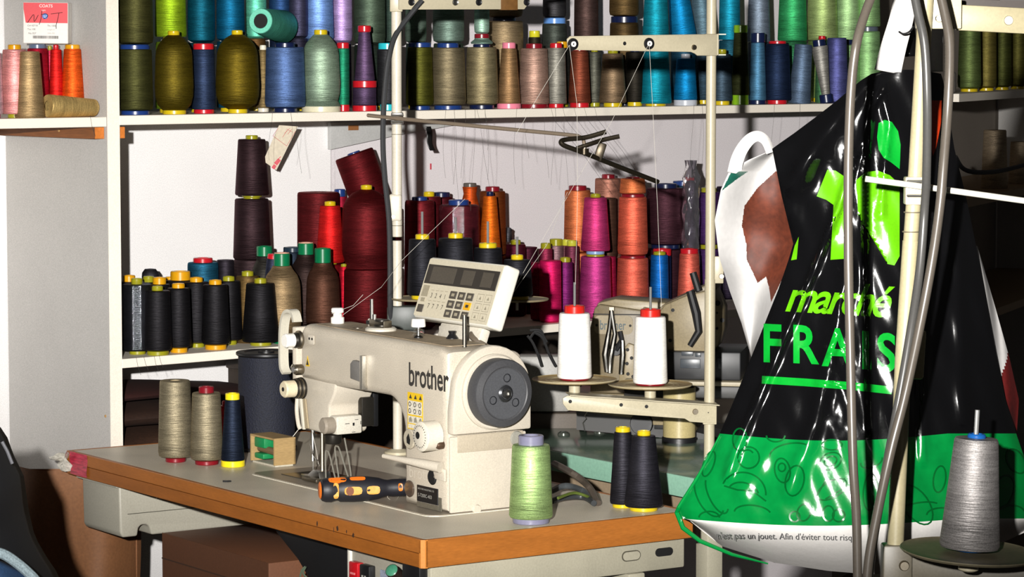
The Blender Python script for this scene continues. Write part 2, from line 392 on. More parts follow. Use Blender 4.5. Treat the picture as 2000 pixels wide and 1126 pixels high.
stk(667, .19, [(83, 40, 38, '#7a6690', 'lilac spool standing behind the narrow green cone', dict(cap=None)),
               (-80, 42, 40, '#b89bd0', 'lilac spool on top above the narrow green cone', dict(cap=None, base=None, kind='king'))])
sp(670, .055, 83, 25, 25, '#1f7d5c', 'narrow green cone with red cap and red foot', cap=RED, base=RED, kind='king', cw=24, bw=25, ch=11, bh=13, group=GU)
stk(712, .05, [(171, 46, 46, '#4d3c56', 'short purple spool with red foot under the tall purple cone', dict(cap=None, base=RED, kind='king', bw=48, bh=11)),
               (50, 40, 22, '#5b4664', 'slim tall purple cone with red cap and red ring', dict(cap=RED, base=RED, cw=26, bw=47, ch=11, bh=13))])
stk(722, .18, [(87, 62, 60, '#2a342c', 'dark sage spool standing behind the slim purple cone', dict(cap=None)),
               (-80, 62, 60, '#4d5c4c', 'dark sage spool on top behind the slim purple cone', dict(cap=None, base=None, kind='king'))])
stk(765, .22, [(85, 42, 40, '#23302a', 'blackish green spool behind the left thread stand pole', dict(cap=None)),
               (-80, 42, 40, '#2c3a33', 'blackish green spool on top behind the left thread stand pole', dict(cap=None, base=None, kind='king'))])
sp(757, .07, 84, 42, 40, '#2b2b2d', 'charcoal cone with turquoise cap beside the left pole', cap='#2bb7c2', base='#2bb7c2', kind='king', cw=36, bw=30, ch=12, bh=12, group=GU)
sp(820, .07, 83, 54, 48, '#4a4a18', 'dark olive cone with blue cap just right of the left pole', cap=BLUE, base=BLUE, kind='king', cw=44, bw=40, group=GU)
stk(812, .19, [(84, 40, 38, '#3d4a44', 'grey green spool at the back right of the left pole', dict(cap=None)),
               (-70, 42, 38, '#6f8274', 'pale grey green spool on top right of the left pole', dict(cap=None, base=None, kind='king'))])
stk(875, .06, [(84, 72, 64, '#756a52', 'stout taupe spool with blue cap, second right of the left pole', dict(cap=BLUE, base=BLUE, kind='king', cw=42, bw=54))])
stk(876, .19, [(84, 60, 58, '#445349', 'sage grey spool standing behind the taupe spool', dict(cap=None)),
               (-70, 62, 58, '#71867a', 'sage grey spool on top behind the taupe spool', dict(cap=None, base=None, kind='king'))])
stk(941, .06, [(86, 66, 58, '#8b7f5f', 'stout khaki spool with navy foot below the pale mint cone', dict(cap=NAVY, base=NAVY, kind='king', cw=34, bw=48, ch=6)),
               (66, 44, 30, '#8fb0a0', 'short flared mint spool with red ring on the khaki spool', dict(cap=DRED, base=None, cw=29, ch=8)),
               (-70, 30, 27, '#a9cdb8', 'slim pale mint cone standing on the khaki spool', dict(cap=None, base=None, kind='king'))])
stk(985, .20, [(34, 76, 74, '#8a775a', 'broad tan spool with navy cap behind the pink capped cone', dict(cap=NAVY, base=NAVY, kind='king', cw=44, bw=50, ch=7)),
               (-70, 72, 70, '#8d7a5c', 'broad tan spool on top just under the left bracket bar', dict(cap=None, base=None, kind='king'))])
sp(994, .05, 83, 46, 30, '#94734f', 'tan cone with pink cap and pink foot', cap='#e07f94', base='#e07f94', cw=26, bw=47, ch=11, bh=10, group=GU)
sp(1043, .06, 85, 60, 52, '#ae8c7c', 'rosy beige cone with dark red cap right of the pink capped one', cap=DRED, base=DRED, cw=32, bw=54, group=GU)
sp(1044, .16, 60, 26, 24, '#2d2a1e', 'dark slim cone with bright yellow cap behind the rosy beige one', cap='#cfc828', base=YELG, cw=21, ch=12, group=GU)
sp(1086, .06, 84, 42, 36, '#8d8a80', 'grey cone with red cap left under the right bracket bar', cap=RED, base=RED, cw=24, bw=30, group=GU)
sp(1098, .15, 81, 34, 30, '#2c2a28', 'dark cone with orange-yellow cap behind the grey cone', cap=ORY, base=YELG, cw=22, ch=12, group=GU)
stk(1083, .24, [(35, 56, 48, '#3d423c', 'dark grey green spool with light blue cap behind the grey cone', dict(cap='#5f8fd0', base=NAVY, kind='king', cw=43, ch=11)),
                (-70, 46, 44, '#39383a', 'charcoal spool on top of the light blue cap', dict(cap=None, base=None, kind='king'))])
sp(1132, .06, 90, 44, 34, '#7d3f2c', 'rust red cone with red foot under the right bracket bar', cap=DRED, base=RED, cw=26, bw=38, bh=9, group=GU)
stk(1145, .20, [(88, 48, 46, '#2c2526', 'blackish brown spool behind the rust cone', dict(cap=None)),
                (-80, 48, 46, '#4a3834', 'dark brown spool on top above the rust cone', dict(cap=None, base=None, kind='king'))])
sp(1161, .11, 92, 30, 26, '#55554b', 'dark grey slim cone right of the rust one', cap=YELG, base=YELG, group=GU)
sp(1197, .06, 95, 54, 40, '#7d6850', 'taupe cone with yellow foot left of the turquoise ones', cap=YELG, base=YEL, bw=36, group=GU)
stk(1219, .18, [(32, 60, 56, '#4a3a22', 'dark brown spool with navy cap behind the taupe cone', dict(cap=NAVY, base=NAVY, kind='king', cw=52, ch=12)),
                (-70, 58, 56, '#5f4b2c', 'brown spool on top of the navy cap', dict(cap=None, base=None, kind='king'))])
sp(1240, .10, 92, 40, 36, '#1f1c17', 'blackish brown cone between taupe and turquoise cones', cap=NAVY, base=YEL, group=GU)
stk(1281, .06, [(92, 62, 48, '#1691a6', 'turquoise cone with yellow foot, lower of the turquoise pair', dict(cap=None, base=YEL, bw=40, bh=5)),
                (-70, 54, 40, '#1693a8', 'turquoise cone on top of the turquoise pair', dict(cap=None, base=None))])
sp(1339, .06, 105, 46, 36, '#0f7fb8', 'bright blue cone with pale grey foot left of the right pole', cap='#b8bcc4', base='#b8bcc4', bw=46, bh=11, group=GU)
stk(1335, .19, [(72, 50, 48, '#20475c', 'dark petrol spool behind the bright blue cone', dict(cap=None)),
                (-70, 52, 34, '#1187c0', 'bright blue cone leaning left on top beside the turquoise one', dict(cap=None, base=None, tilt=(-7, 0)))])
stk(1375, .20, [(74, 40, 38, '#253642', 'dark slate spool behind the right pole', dict(cap=None)),
                (-70, 44, 36, '#5d7885', 'slate grey cone leaning left on top beside the right pole', dict(cap=None, base=None, tilt=(-4, 0)))])
sp(1410, .06, 96, 42, 34, '#3d4e5c', 'dark slate cone standing right behind the right pole', cap=YELG, base=YEL, group=GU)
stk(1425, .20, [(78, 44, 42, '#20576a', 'petrol spool right of the right pole, at the back', dict(cap=None)),
                (-70, 42, 38, '#1a90ad', 'turquoise cone on top right of the right pole', dict(cap=None, base=None))])
sp(1446, .05, 49, 36, 26, '#35391f', 'tall blackish cone with lime cap and lime foot by the right pole', cap='#7fae1f', base='#7fae1f', cw=27, bw=33, ch=14, bh=19, group=GU)
sp(1480, .07, 64, 34, 26, '#4f7f9f', 'steel blue cone with navy printed cap right of the lime-footed one', cap=NAVY, base=NAVY, cw=28, bw=34, ch=18, group=GU)
stk(1482, .20, [(82, 44, 42, '#4b5560', 'grey spool at the back right of the lime-footed cone', dict(cap=None)),
                (-70, 46, 36, '#7e8c9c', 'grey blue cone on top above the navy printed cap', dict(cap=None, base=None))])
sp(1518, .055, 80, 54, 46, '#1d2a44', 'navy cone with red cap ring and red foot', cap=RED, base=RED, cw=34, bw=38, ch=5, bh=8, group=GU)
sp(1561, .06, 86, 44, 34, '#5d7088', 'slate blue cone leaning right next to the navy one', cap=None, base=None, tilt=(4, 0), group=GU)
# grey cone standing on its head, tilted
s0 = s_at(1598, .05, ZU + .05); p0 = SH(s0, .05, ZU + .178)
cone(Mv(*p0) @ Rt(-8, 'Y') @ Rt(180, 'X'), .178, .0235, .012, '#9a9790', 'light grey cone standing upside down on the shelf, navy cap upward', cap=NAVY, base=NAVY, hb=.018, rB=.0175, hc=.022, rc=.019, group=GU)
stk(1548, .21, [(80, 56, 54, '#2f6f48', 'green spool at the back behind the navy cone', dict(cap=None)),
                (-70, 58, 48, '#3cab68', 'bright green cone on top right of the white gap', dict(cap=None, base=None))])
stk(1606, .22, [(78, 60, 56, '#7f9a5a', 'yellow green spool at the back behind the upside-down cone', dict(cap=None)),
                (-70, 62, 52, '#a9bf7a', 'pale yellow green cone on top above the upside-down cone', dict(cap=None, base=None))])
sp(1605, .13, 70, 26, 22, '#4d7f55', 'slim green cone with red cap beside the upside-down cone', cap=RED, base=None, cw=14, group=GU)
sp(1634, .06, 74, 46, 38, '#55588f', 'periwinkle blue spool, last one before the carrier bag', cap=None, base=None, kind='king', group=GU)
stk(1655, .20, [(78, 54, 50, '#8bb07a', 'pale green spool behind the periwinkle one', dict(cap=NAVY, base=None)),
                (-70, 56, 46, '#a9cf92', 'pale green cone on top behind the left grey cable', dict(cap=None, base=None))])
stk(1694, .17, [(52, 52, 48, '#8fbb7d', 'pale green spool right of the left grey cable', dict(cap='#4d5560', base=None, kind='king', cw=40)),
                (-70, 52, 44, '#98c282', 'pale green cone on top right of the left grey cable', dict(cap=None, base=None))])
# ---- second shelf run, dim, far right
def sp2(x, yt, wb, wt, col, label, z0, t=.08, kw={}):
    k = (x - 1000.0) / F; o = S2M @ Vector((0, t, z0)); a = o.x - k * (o.y * CT + (CZ - z0) * ST); s = -a / (U2.x - k * U2.y * CT)
    p = S2M @ Vector((s, t, z0)); px = PX(p); H = (CAM + ray(x, yt) * p.y).z - z0
    return cone(Mv(*p), H, wb / 2 / px, wt / 2 / px, col, label, group='dim thread cones on the far right shelves', **kw)
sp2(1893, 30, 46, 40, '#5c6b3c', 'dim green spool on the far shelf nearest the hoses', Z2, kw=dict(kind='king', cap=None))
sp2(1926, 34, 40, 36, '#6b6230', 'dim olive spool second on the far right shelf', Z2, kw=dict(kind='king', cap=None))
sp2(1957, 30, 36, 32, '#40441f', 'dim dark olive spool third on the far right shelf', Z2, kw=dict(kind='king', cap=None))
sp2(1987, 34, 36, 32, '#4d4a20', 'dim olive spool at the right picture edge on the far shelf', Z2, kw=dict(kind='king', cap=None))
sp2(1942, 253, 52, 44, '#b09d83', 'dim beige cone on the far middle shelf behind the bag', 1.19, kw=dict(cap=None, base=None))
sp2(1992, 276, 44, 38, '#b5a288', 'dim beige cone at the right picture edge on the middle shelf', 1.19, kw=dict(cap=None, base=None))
# ---- left bay, upper shelf
ZLB = ZU - .0025
def spl(x, t, yt, wb, wt, col, label, **kw): return sp(x, t, yt, wb, wt, col, label, zb=ZLB, group=GLB, **kw)
spl(29, .06, 87, 54, 46, '#e59a96', 'pale pink cone with yellow cap in the left bay', cap=ORY, base=YELG, cw=26, bw=30)
spl(-14, .06, 94, 40, 34, '#d9b9c4', 'whitish pink cone cut by the left picture edge', cap=DRED, base='#a0406f')
spl(57, .035, 100, 60, 42, '#a58a62', 'tan cone without cap standing in front in the left bay', cap=None, base=None)
spl(74, .15, 86, 46, 40, '#a3162c', 'crimson cone with grey blue cap behind the tan cone', cap='#57657c', base=DRED, cw=34, ch=8)
spl(98, .17, 89, 24, 14, '#c8324f', 'slim raspberry cone beside the crimson one', cap=YELG, base=None, cw=8)
spl(110, .13, 87, 30, 22, '#d7231f', 'bright red cone left of the orange one', cap=RED, base=None)
spl(142, .11, 87, 48, 34, '#e2581a', 'bright orange cone with yellow cap', cap=ORY, base=None, cw=29, ch=8)
# lying tan cone
p0 = SH(s_at(92, .035, ZLB + .02), .035, ZLB + .0265); p1 = SH(s_at(188, .03, ZLB + .02), .03, ZLB + .0205)
d = (p1 - p0)
q = d.to_track_quat('Z', 'Y').to_matrix().to_4x4()
cone(Mv(*p0) @ q, d.length, .0262, .0195, '#dcbb78', 'tan cone lying on its side in the left bay', cap='#d9c28c', base=None, rc=.016, hc=.003, group=GLB)
# teal cone lying on top, mouth towards the viewer
p0 = SH(s_at(572, .13, ZU + .185), .17, ZU + .205); p1 = P(509, 41, p0.y - .125)
d = p1 - p0; q = d.to_track_quat('Z', 'Y').to_matrix().to_4x4()
t = cone(Mv(*p0) @ q, d.length, .041, .031, '#58b097', 'sea green cone lying on top of the spools, open end to the front', cap=None, base=None, group=GS)
for c in list(t.children):
    if c.name.startswith('tube_mouth'): bpy.data.objects.remove(c)
L_ = d.length
MB().lathe([(.030, L_ - .001), (.029, L_ + .001), (.019, L_ + .001), (.018, L_), (.0175, L_ - .03), (0, L_ - .03)]).build('tube_rim', mat('sea_green_rim', '#6fc9ad', .5), t)
MB().lathe([(.0178, L_ - .004), (.0176, L_ + .0004), (.0, L_ + .0004)]).build('tube_hole', DARK, t)
# ================================================================== lower shelf cones
def lo(x, t, yt, wb, wt, col, label, **kw):
    kw.setdefault('group', GL)
    pp = SH(s_at(x, t, ZL + .08), t, ZL); H = (CAM + ray(x, yt) * pp.y).z - ZL
    if H > .225 and not kw.get('tilt') and kw.get('kind') != 'bottle':                     # a tall pile is one spool standing on another of its kind
        zm = ZL + H * .47
        ym = 563 + F * math.tan(math.atan2(CZ - zm, pp.y) - TH)
        c, p_, h_ = sp(x, t, ym, wb, wb, col, 'spool beneath the ' + label, cap=None, base=None, kind='king', shelf='L', group=kw['group'])
        return sp(x, t, yt, wb, wt, col, label, shelf='L', zb=p_.z + h_ + .0004, **kw)
    return sp(x, t, yt, wb, wt, col, label, shelf='L', **kw)
GB = 'black cones with yellow caps at the left of the lower shelf'
BK = '#171618'
lo(268, .075, 543, 62, 58, '#17181c', 'black cone wrapped in shiny film, nearest the side panel', cap=YELG, base=YELG, cw=22, bw=32, ch=11, film=True, group=GB)
lo(308, .03, 558, 56, 50, BK, 'black cone standing furthest forward beside the film-wrapped one', cap=YELG, base=YELG, cw=22, bw=42, kind='king', group=GB)
lo(349, .045, 553, 50, 44, BK, 'black cone with orange cap and foot, third from the side panel', cap=ORY, base=ORY, cw=25, bw=33, bh=9, kind='king', group=GB)
lo(421, .05, 546, 56, 48, BK, 'black cone with orange cap in the middle of the black row', cap=ORY, base=ORY, cw=25, bw=42, bh=9, kind='king', group=GB)
lo(447, .12, 539, 52, 46, BK, 'black cone with yellow cap set back right of the middle one', cap=YELG, base=YELG, cw=23, bw=30, kind='king', group=GB)
lo(509, .055, 543, 74, 56, BK, 'broad black cone at the right end of the black row', cap=YELG, base=YELG, cw=24, bw=42, group=GB)
lo(384, .12, 541, 54, 48, BK, 'black cone with orange cap set back left of the middle one', cap=ORY, base=YELG, cw=25, bw=30, kind='king', group=GB)
lo(253, .16, 537, 44, 40, BK, 'black cone with orange cap at the back beside the side panel', cap=ORY, base=YELG, cw=24, ch=12, group=GB)
lo(291, .16, 539, 44, 40, BK, 'black cone with yellow cap behind the film-wrapped one', cap=YELG, base=YELG, cw=22, ch=11, group=GB)
lo(312, .12, 541, 46, 42, BK, 'black cone with orange cap behind the foremost one', cap=ORY, base=YELG, cw=26, ch=13, group=GB)
lo(333, .20, 540, 38, 36, BK, 'black cone hidden behind, orange cap left of the big yellow one', cap=ORY, base=YELG, cw=20, ch=9, group=GB)
lo(353, .17, 529, 62, 58, BK, 'black cone with the widest yellow cap', cap=ORY, base=YELG, cw=39, ch=17, group=GB)
sb = MB().lathe([(0, .04), (.014, .038), (.021, .026), (.022, .012), (.02, 0), (0, 0)])
p = SH(s_at(295, .25, ZL), .25, (CAM + ray(295, 548) * SH(s_at(295, .25, ZL), .25, 0).y).z)
lo(296, .26, 549, 46, 44, BK, 'dark spool at the back under a rounded black lump', cap=None, base=None, kind='king', group=GB)
tag(MB().add(*[(sb.v), sb.f], Mv(p.x, p.y, p.z) @ Matrix.Diagonal((.95, .8, .75, 1))).build('thread_ball', thread_mat('#2b2a2e')), 'rounded black ball of yarn behind the yellow caps', 'yarn ball')
# behind the black row
stk(397, .20, [(503, 62, 60, '#1d5068', 'petrol blue spool with red cap behind the black row', dict(cap=RED, base=None, kind='king', cw=38, ch=9))], 'L', GL)
lo(441, .19, 507, 36, 34, '#242026', 'dark charcoal spool right of the petrol blue one', cap=None, base=None, kind='king')
lo(484, .13, 529, 50, 46, '#6a5330', 'brown cone with yellow cap behind the broad black one', cap=YELG, base=None, cw=23)
stk(492, .29, [(505, 74, 70, '#2c2022', 'bottom one of the three tall dark brown cones', dict(cap=None, base=None, kind='king')),
               (384, 74, 66, '#2b1d20', 'middle one of the three tall dark brown cones', dict(cap=YELG, base=None, ch=3)),
               (264, 67, 54, '#2b1d20', 'topmost of the tall dark brown cones, yellow cap, against the white wall', dict(cap=YELG, base=YELG, cw=24, ch=7, bw=40, bh=3))], 'L', GL)
lo(517, .20, 480, 56, 50, '#2c2a26', 'dark bottle spool whose green cap shows beside the brown stack', cap=GRN, base=None, kind='bottle', cw=31, ch=19)
lo(518, .135, 495, 28, 26, '#2d3040', 'dark navy cone with red cap leaning to the right', cap=RED, base=None, tilt=(6, 0), cw=25)
lo(551, .06, 494, 76, 70, '#8a7455', 'khaki bottle-shaped spool with green cap beside the sewing machine head', cap=GRN, base=GRN, kind='bottle', cw=32, ch=24, bw=36, inner='#d8a08a')
lo(572, .19, 482, 44, 40, '#1d2530', 'blackish blue spool between the green caps', cap='#1c2c3a', base=None, cw=36, kind='king')
lo(598, .15, 474, 66, 60, '#2b1f1d', 'dark brown bottle spool with green cap, the further one', cap=GRN, base=GRN, kind='bottle', cw=31, ch=22, inner='#d8a08a')
lo(631, .07, 484, 68, 62, '#4e3226', 'dark brown bottle spool with green cap, the nearer one', cap=GRN, base=GRN, kind='bottle', cw=32, ch=28)
# maroon family
stk(622, .31, [(522, 82, 80, '#3a0d10', 'maroon spool at the back below the broad maroon one', dict(cap=None, base=None, kind='king')),
               (375, 84, 82, '#521316', 'broad maroon spool against the white wall left of the red cone', dict(cap=None, base=None, kind='king'))], 'L', GL)
stk(664, .34, [(500, 30, 30, '#7a1230', 'slim crimson spool at the back, lower', dict(cap=None, base=None)),
               (369, 30, 28, '#a5203a', 'slim crimson cone with blue cap behind the bright red one', dict(cap=BLUE, base=None, cw=22, ch=14))], 'L', GL)
stk(645, .21, [(512, 56, 54, '#7d1219', 'red cone at the back under the bright red one', dict(cap=YELG, base=None, ch=3)),
               (393, 56, 40, '#d3201f', 'bright red cone with yellow cap in front of the maroon spools', dict(cap=YEL, base=None, cw=22, ch=8))], 'L', GL)
stk(672, .12, [(515, 20, 18, '#b3152a', 'slim crimson cone beside the dark brown bottle spool', dict(cap=YELG, base=None, cw=12, ch=5))], 'L', GL)
stk(716, .10, [(523, 104, 100, '#4c0f12', 'big maroon spool standing below the bottle-shaped maroon one', dict(cap=None, base=None, kind='king')),
               (361, 98, 92, '#561417', 'big maroon bottle-shaped spool with yellow cap by the left pole', dict(cap=YEL, base=None, kind='bottle', cw=22, ch=8, bw=92))], 'L', GL)
# tilted maroon spool lying against the wall
yy = SH(s_at(706, .28, 1.2), .28, 0).y
p0 = P(737, 428, yy); p1 = P(690, 297, yy); d = p1 - p0
cone(Mv(*p0) @ d.to_track_quat('Z', 'Y').to_matrix().to_4x4(), d.length, .050, .051, '#561216', 'maroon spool lying tilted on top of the maroon spools', cap=BLUE, base=None, kind='king', rc=.017, hc=.004, group=GL)
lo(762, .30, 395, 44, 42, '#3c0f12', 'dark maroon spool hidden behind the left pole', cap=YELG, base=None, kind='king')
stk(820, .13, [(384, 62, 58, '#6b1c22', 'maroon spool with blue cap just right of the left pole', dict(cap=BLUE, base=None, kind='king', cw=30, ch=7))], 'L', GL)
lo(838, .22, 374, 50, 46, '#641a22', 'maroon cone with yellow cap behind the blue capped one', cap=YEL, base=None, cw=21)
lo(862, .30, 375, 48, 44, '#4a141c', 'maroon spool with navy cap at the back', cap=NAVY, base=None, cw=34, kind='king')
lo(896, .13, 390, 82, 78, '#5d1d26', 'plum spool in clear film with blue cap above the black cones', cap=BLUE, base=None, kind='king', cw=40, ch=10, film=True)
lo(918, .25, 357, 44, 40, '#c9511b', 'orange bottle spool with grey cap left of the slim orange cone', cap='#57504a', base=None, kind='bottle', cw=26, ch=7)
lo(957, .16, 374, 46, 26, '#dd6a18', 'slim orange cone in front of the brown-orange spool', cap=NAVY, base=None, cw=14, ch=8)
lo(962, .27, 364, 54, 50, '#7a3d1b', 'brown-orange spool with red cap against the wall', cap=DRED, base=None, kind='king', cw=28)
# small ones right of the black cones on pins
lo(1007, .24, 468, 44, 40, '#4a1424', 'small maroon spool with yellow-green cap behind the rightmost black cone', cap=YELG, base=None, cw=20, kind='king')
tag(MB().tube(smooth_path([SH(s_at(992, .3, 1.2), .3, 1.128), SH(s_at(992, .3, 1.2), .3, 1.15), SH(s_at(994, .3, 1.2), .3, 1.165)]), [.011] * 9 + [.010] * 6 + [.006] * 2, 12).build('thread_stub', thread_mat('#3d3c40')), 'dark grey thread stub standing behind the small maroon spool', 'thread stub')
lo(992, .30, 478, 30, 28, '#3a1420', 'small dark maroon spool at the back under the grey stub', cap=None, base=None, kind='king')
lo(1030, .28, 482, 42, 40, '#3c1523', 'small wine red spool at the back left of the pink group', cap=None, base=None, kind='king')
lo(1066, .17, 474, 30, 26, '#8f2f4c', 'small rose spool with yellow dome cap left of the others', cap=YELG, base=None, cw=20, ch=11, kind='king')
lo(1086, .25, 466, 34, 30, '#8a6a6f', 'small rose grey spool with yellow dome cap, second', cap=YELG, base=None, cw=25, ch=13, kind='king')
lo(1106, .24, 467, 24, 22, '#7c5058', 'small brownish spool with pale yellow dome cap, third', cap='#b9b83a', base=None, cw=17, ch=12, kind='king')
lo(1117, .18, 469, 32, 28, '#6d3346', 'small plum spool with pale yellow dome cap, fourth', cap='#b9b83a', base=None, cw=19, ch=11, kind='king')
lo(1056, .10, 512, 40, 38, '#8f1038', 'deep crimson pink spool behind the hot pink one', cap=None, base=None, kind='king')
lo(1075, .05, 508, 44, 42, '#dd2065', 'hot pink spool standing in front on the lower shelf', cap=None, base=None, kind='king')
lo(1104, .11, 502, 34, 30, '#71215f', 'purple cone with yellow cap right of the hot pink spool', cap=YELG, base=None, cw=21, ch=9)
stk(1163, .065, [(496, 64, 58, '#b03a7c', 'magenta spool under the pink cone', dict(cap=YELG, base=None, kind='king', cw=36, ch=4)),
                 (378, 58, 44, '#c93d78', 'pink cone with yellow cap standing on the magenta spool', dict(cap=YELG, base='#7f9cc4', cw=20, bw=36, ch=7, bh=7))], 'L', GL)
lo(1190, .13, 500, 30, 26, '#a51f48', 'crimson pink slim cone between magenta and salmon', cap=None, base=None)
lo(1187, .20, 386, 36, 34, '#573c30', 'dark brown spool behind the pink cone', cap=None, base=None, kind='king')
lo(1128, .24, 362, 54, 50, '#cf7448', 'orange-tan spool with red cap left of the pink cone', cap=DRED, base=None, kind='king', cw=35, ch=9)
lo(1188, .30, 340, 56, 52, '#a36f5e', 'rosy brown spool with red cap against the wall', cap=DRED, base=None, kind='king', cw=26, ch=8)
stk(1236, .07, [(498, 64, 60, '#de6652', 'bottom salmon spool of the three stacked', dict(cap=DRED, base=None, kind='king', cw=50, ch=5)),
                (378, 60, 54, '#e2684f', 'middle salmon spool of the three stacked', dict(cap=DRED, base=None, kind='king', cw=46, ch=6)),
                (345, 52, 47, '#dd7a4a', 'short orange spool on top of the salmon stack', dict(cap=DRED, base=None, kind='king', cw=28, ch=3))], 'L', GL)
lo(1300, .20, 358, 78, 76, '#3b2028', 'broad dark plum spool right of the salmon stack', cap=NAVY, base=NAVY, kind='king', cw=44, ch=9)
stk(1288, .06, [(491, 38, 34, '#1463b2', 'royal blue cone with yellow cap right of the salmon stack', dict(cap=YELG, base=None, cw=24, ch=6))], 'L', GL)
lo(1293, .125, 485, 38, 36, '#23305a', 'dark blue spool with red cap behind the royal blue cone', cap=RED, base=None, cw=36, ch=13)
lo(1346, .06, 485, 48, 38, '#e06a58', 'salmon cone with red cap left of the right pole', cap=RED, base=None, cw=35, ch=9)
lo(1384, .20, 366, 50, 46, '#4a2b62', 'purple spool with yellow cap behind the right pole', cap=YELG, base=YELG, kind='king', cw=30)
lo(1420, .26, 364, 44, 42, '#231c2a', 'blackish violet spool right of the right pole', cap=None, base=None, kind='king')
lo(1334, .32, 353, 60, 58, '#1f3a48', 'dark petrol spool at the back behind the plastic twist', cap=BLUE, base=None, kind='king', cw=40)
# clear plastic sleeve with a twisted top, holding a slim spool
p = SH(s_at(1349, .13, 1.1), .13, ZL); px = PX(p)
t = thing('wrapped_spool', 'slim spool in a clear plastic bag with twisted top by the right pole', 'thread spool', p)
hh = (CAM + ray(1349, 352) * p.y).z - p.z
MB().lathe([(.012, 0), (.019, .002), (.018, hh * .97), (.012, hh), (.0, hh)]).build('thread', thread_mat('#55505c'), t)
MB().lathe([(.015, hh), (.016, hh + .002), (.016, hh + .010), (.010, hh + .011), (0, hh + .011)]).build('cap', plastic(RED), t)
rr = []
nz = 26
vs = []; fs = []
for j in range(nz + 1):
    v = j / nz; z = v * (hh + .055)
    if z < hh: r = .0225
    else:
        k = (z - hh) / .055; r = .0225 * (1 - k) ** 1.2 + .006 + (.012 * max(0, k - .6) / .4)
    for i in range(24):
        a = 2 * math.pi * i / 24; r2 = r * (1 + .10 * math.sin(5 * a + z * 60) + .06 * math.sin(9 * a - z * 40))
        vs.append((r2 * math.cos(a), r2 * math.sin(a), z))
for j in range(nz):
    for i in range(24): fs.append((j * 24 + i, j * 24 + (i + 1) % 24, (j + 1) * 24 + (i + 1) % 24, (j + 1) * 24 + i))
MB().add(vs, fs).build('plastic_sleeve', mat('grey_film', '#8d8890', .12, trans=.85, var=.1, vscale=60), t)
# ================================================================== sewing table
ZT = 0.75
TC = PZ(825, 1055, ZT); TL = PZ(130, 879, ZT)
AX = (TC - TL).normalized(); BX = Vector((-AX.y, AX.x, 0))          # x towards the wheel end, y away from the operator
TM = frame(TC, AX, BX)
TLEN = (TC - TL).length; TW = .62; TT = .052
TMI = TM.inverted()
def tl(x, y, z=ZT): return TMI @ PZ(x, y, z)                        # pixel on a level plane -> table frame
lam = mat('table_laminate', '#d3c9b6', .42, spec=.4, var=.18, vscale=450, blot=.10, blscale=9)
edge = mat('table_edge_wood', '#a06026', .45, spec=.4, var=.12, vscale=60, stretch=(1, 1, 8), blot=.12, blscale=7)
edge2 = mat('table_edge_wood_lower', '#965820', .45, spec=.4, var=.12, vscale=60, stretch=(1, 1, 8), blot=.14, blscale=7)
tb = thing('sewing_table', 'sewing machine table with grey laminate top and orange-brown edges', 'table', TM)
MB().box((-TLEN + .012, .012, -TT + .001), (-.012, TW - .012, 0)).build('table_top', lam, tb, smooth=False)
MB().box((-TLEN, 0, -TT * .5 + .0006), (-.006, .0115, .0003), bev=.001, seg=1).build('edge_strip', edge, tb, smooth=False)
MB().box((-TLEN, .0008, -TT), (-.006, .0115, -TT * .5 - .0006), bev=.001, seg=1).build('edge_strip', edge2, tb, smooth=False)
MB().box((-.0115, .006, -TT), (0, TW, .0003), bev=.002, seg=2).build('edge_strip', edge, tb, smooth=False)
MB().prism([(-.0115, .0115), (-.0115, .0), (-.006, 0), (0, .006), (0, .0115)], -TT, .0003).build('corner_strip', mat('corner_wood', '#c47a34', .4), tb, smooth=False)
MB().box((-TLEN - .0005, .012, -TT), (-TLEN + .0115, TW, .0003), bev=.001, seg=1).build('edge_strip', edge, tb, smooth=False)
MB().box((-TLEN, TW - .0115, -TT), (-.012, TW, .0003), bev=.001, seg=1).build('edge_strip', edge, tb, smooth=False)
# dirty marks of the edge: scratches burnt into the wood
for (px_, py_, w_, h_) in ((632, 1020, .006, .012), (673, 1030, .011, .012), (668, 1047, .010, .010), (677, 1038, .004, .008), (634, 1036, .002, .012)):
    q_ = TMI @ PZ(px_, py_, ZT - .02)
    xx = TMI @ P(px_, py_, (TM @ Vector((q_.x, 0, 0))).y)
    z_ = max(-TT + .008, min(-.008, xx.z))
    MB().prism([(xx.x + w_ * .5 * math.cos(a) * random.uniform(.5, 1), z_ + h_ * .5 * math.sin(a) * random.uniform(.5, 1)) for a in [i * .7 for i in range(9)]], 0, .0006, Mv(0, 0, 0) @ XZ).build('edge_stain', mat('edge_stain', '#3b2412', .7), tb, smooth=False)
# frame under the table
frm = mat('stand_grey_paint', '#a49f8c', .45, var=.07, vscale=250, blot=.1, blscale=10)
r = MB().box((-.06, .03, -TT - .06), (-.02, TW - .005, -TT - .0005), bev=.004)
r.build('side_rail', frm, tb)
def slot(y0, y1, z0, z1, m, parent, x=-.0195):
    n = 8; h = (z1 - z0) / 2; pts = []
    for k in range(n + 1): a = -math.pi / 2 + math.pi * k / n; pts.append((y1 - h + h * math.cos(a), z0 + h + h * math.sin(a)))
    for k in range(n + 1): a = math.pi / 2 + math.pi * k / n; pts.append((y0 + h + h * math.cos(a), z0 + h + h * math.sin(a)))
    MB().prism(pts, 0, .0015, frame((x, 0, 0), (0, 1, 0), (0, 0, 1))).build('slot', m, parent, smooth=False)
slot(.543, .585, -TT - .033, -TT - .017, DARK, tb)
slot(.465, .505, -TT - .033, -TT - .017, frm, tb, -.0185)
slot(.463, .507, -TT - .035, -TT - .015, mat('rail_shadow_gap', '#4a463a', .6), tb, -.0194)
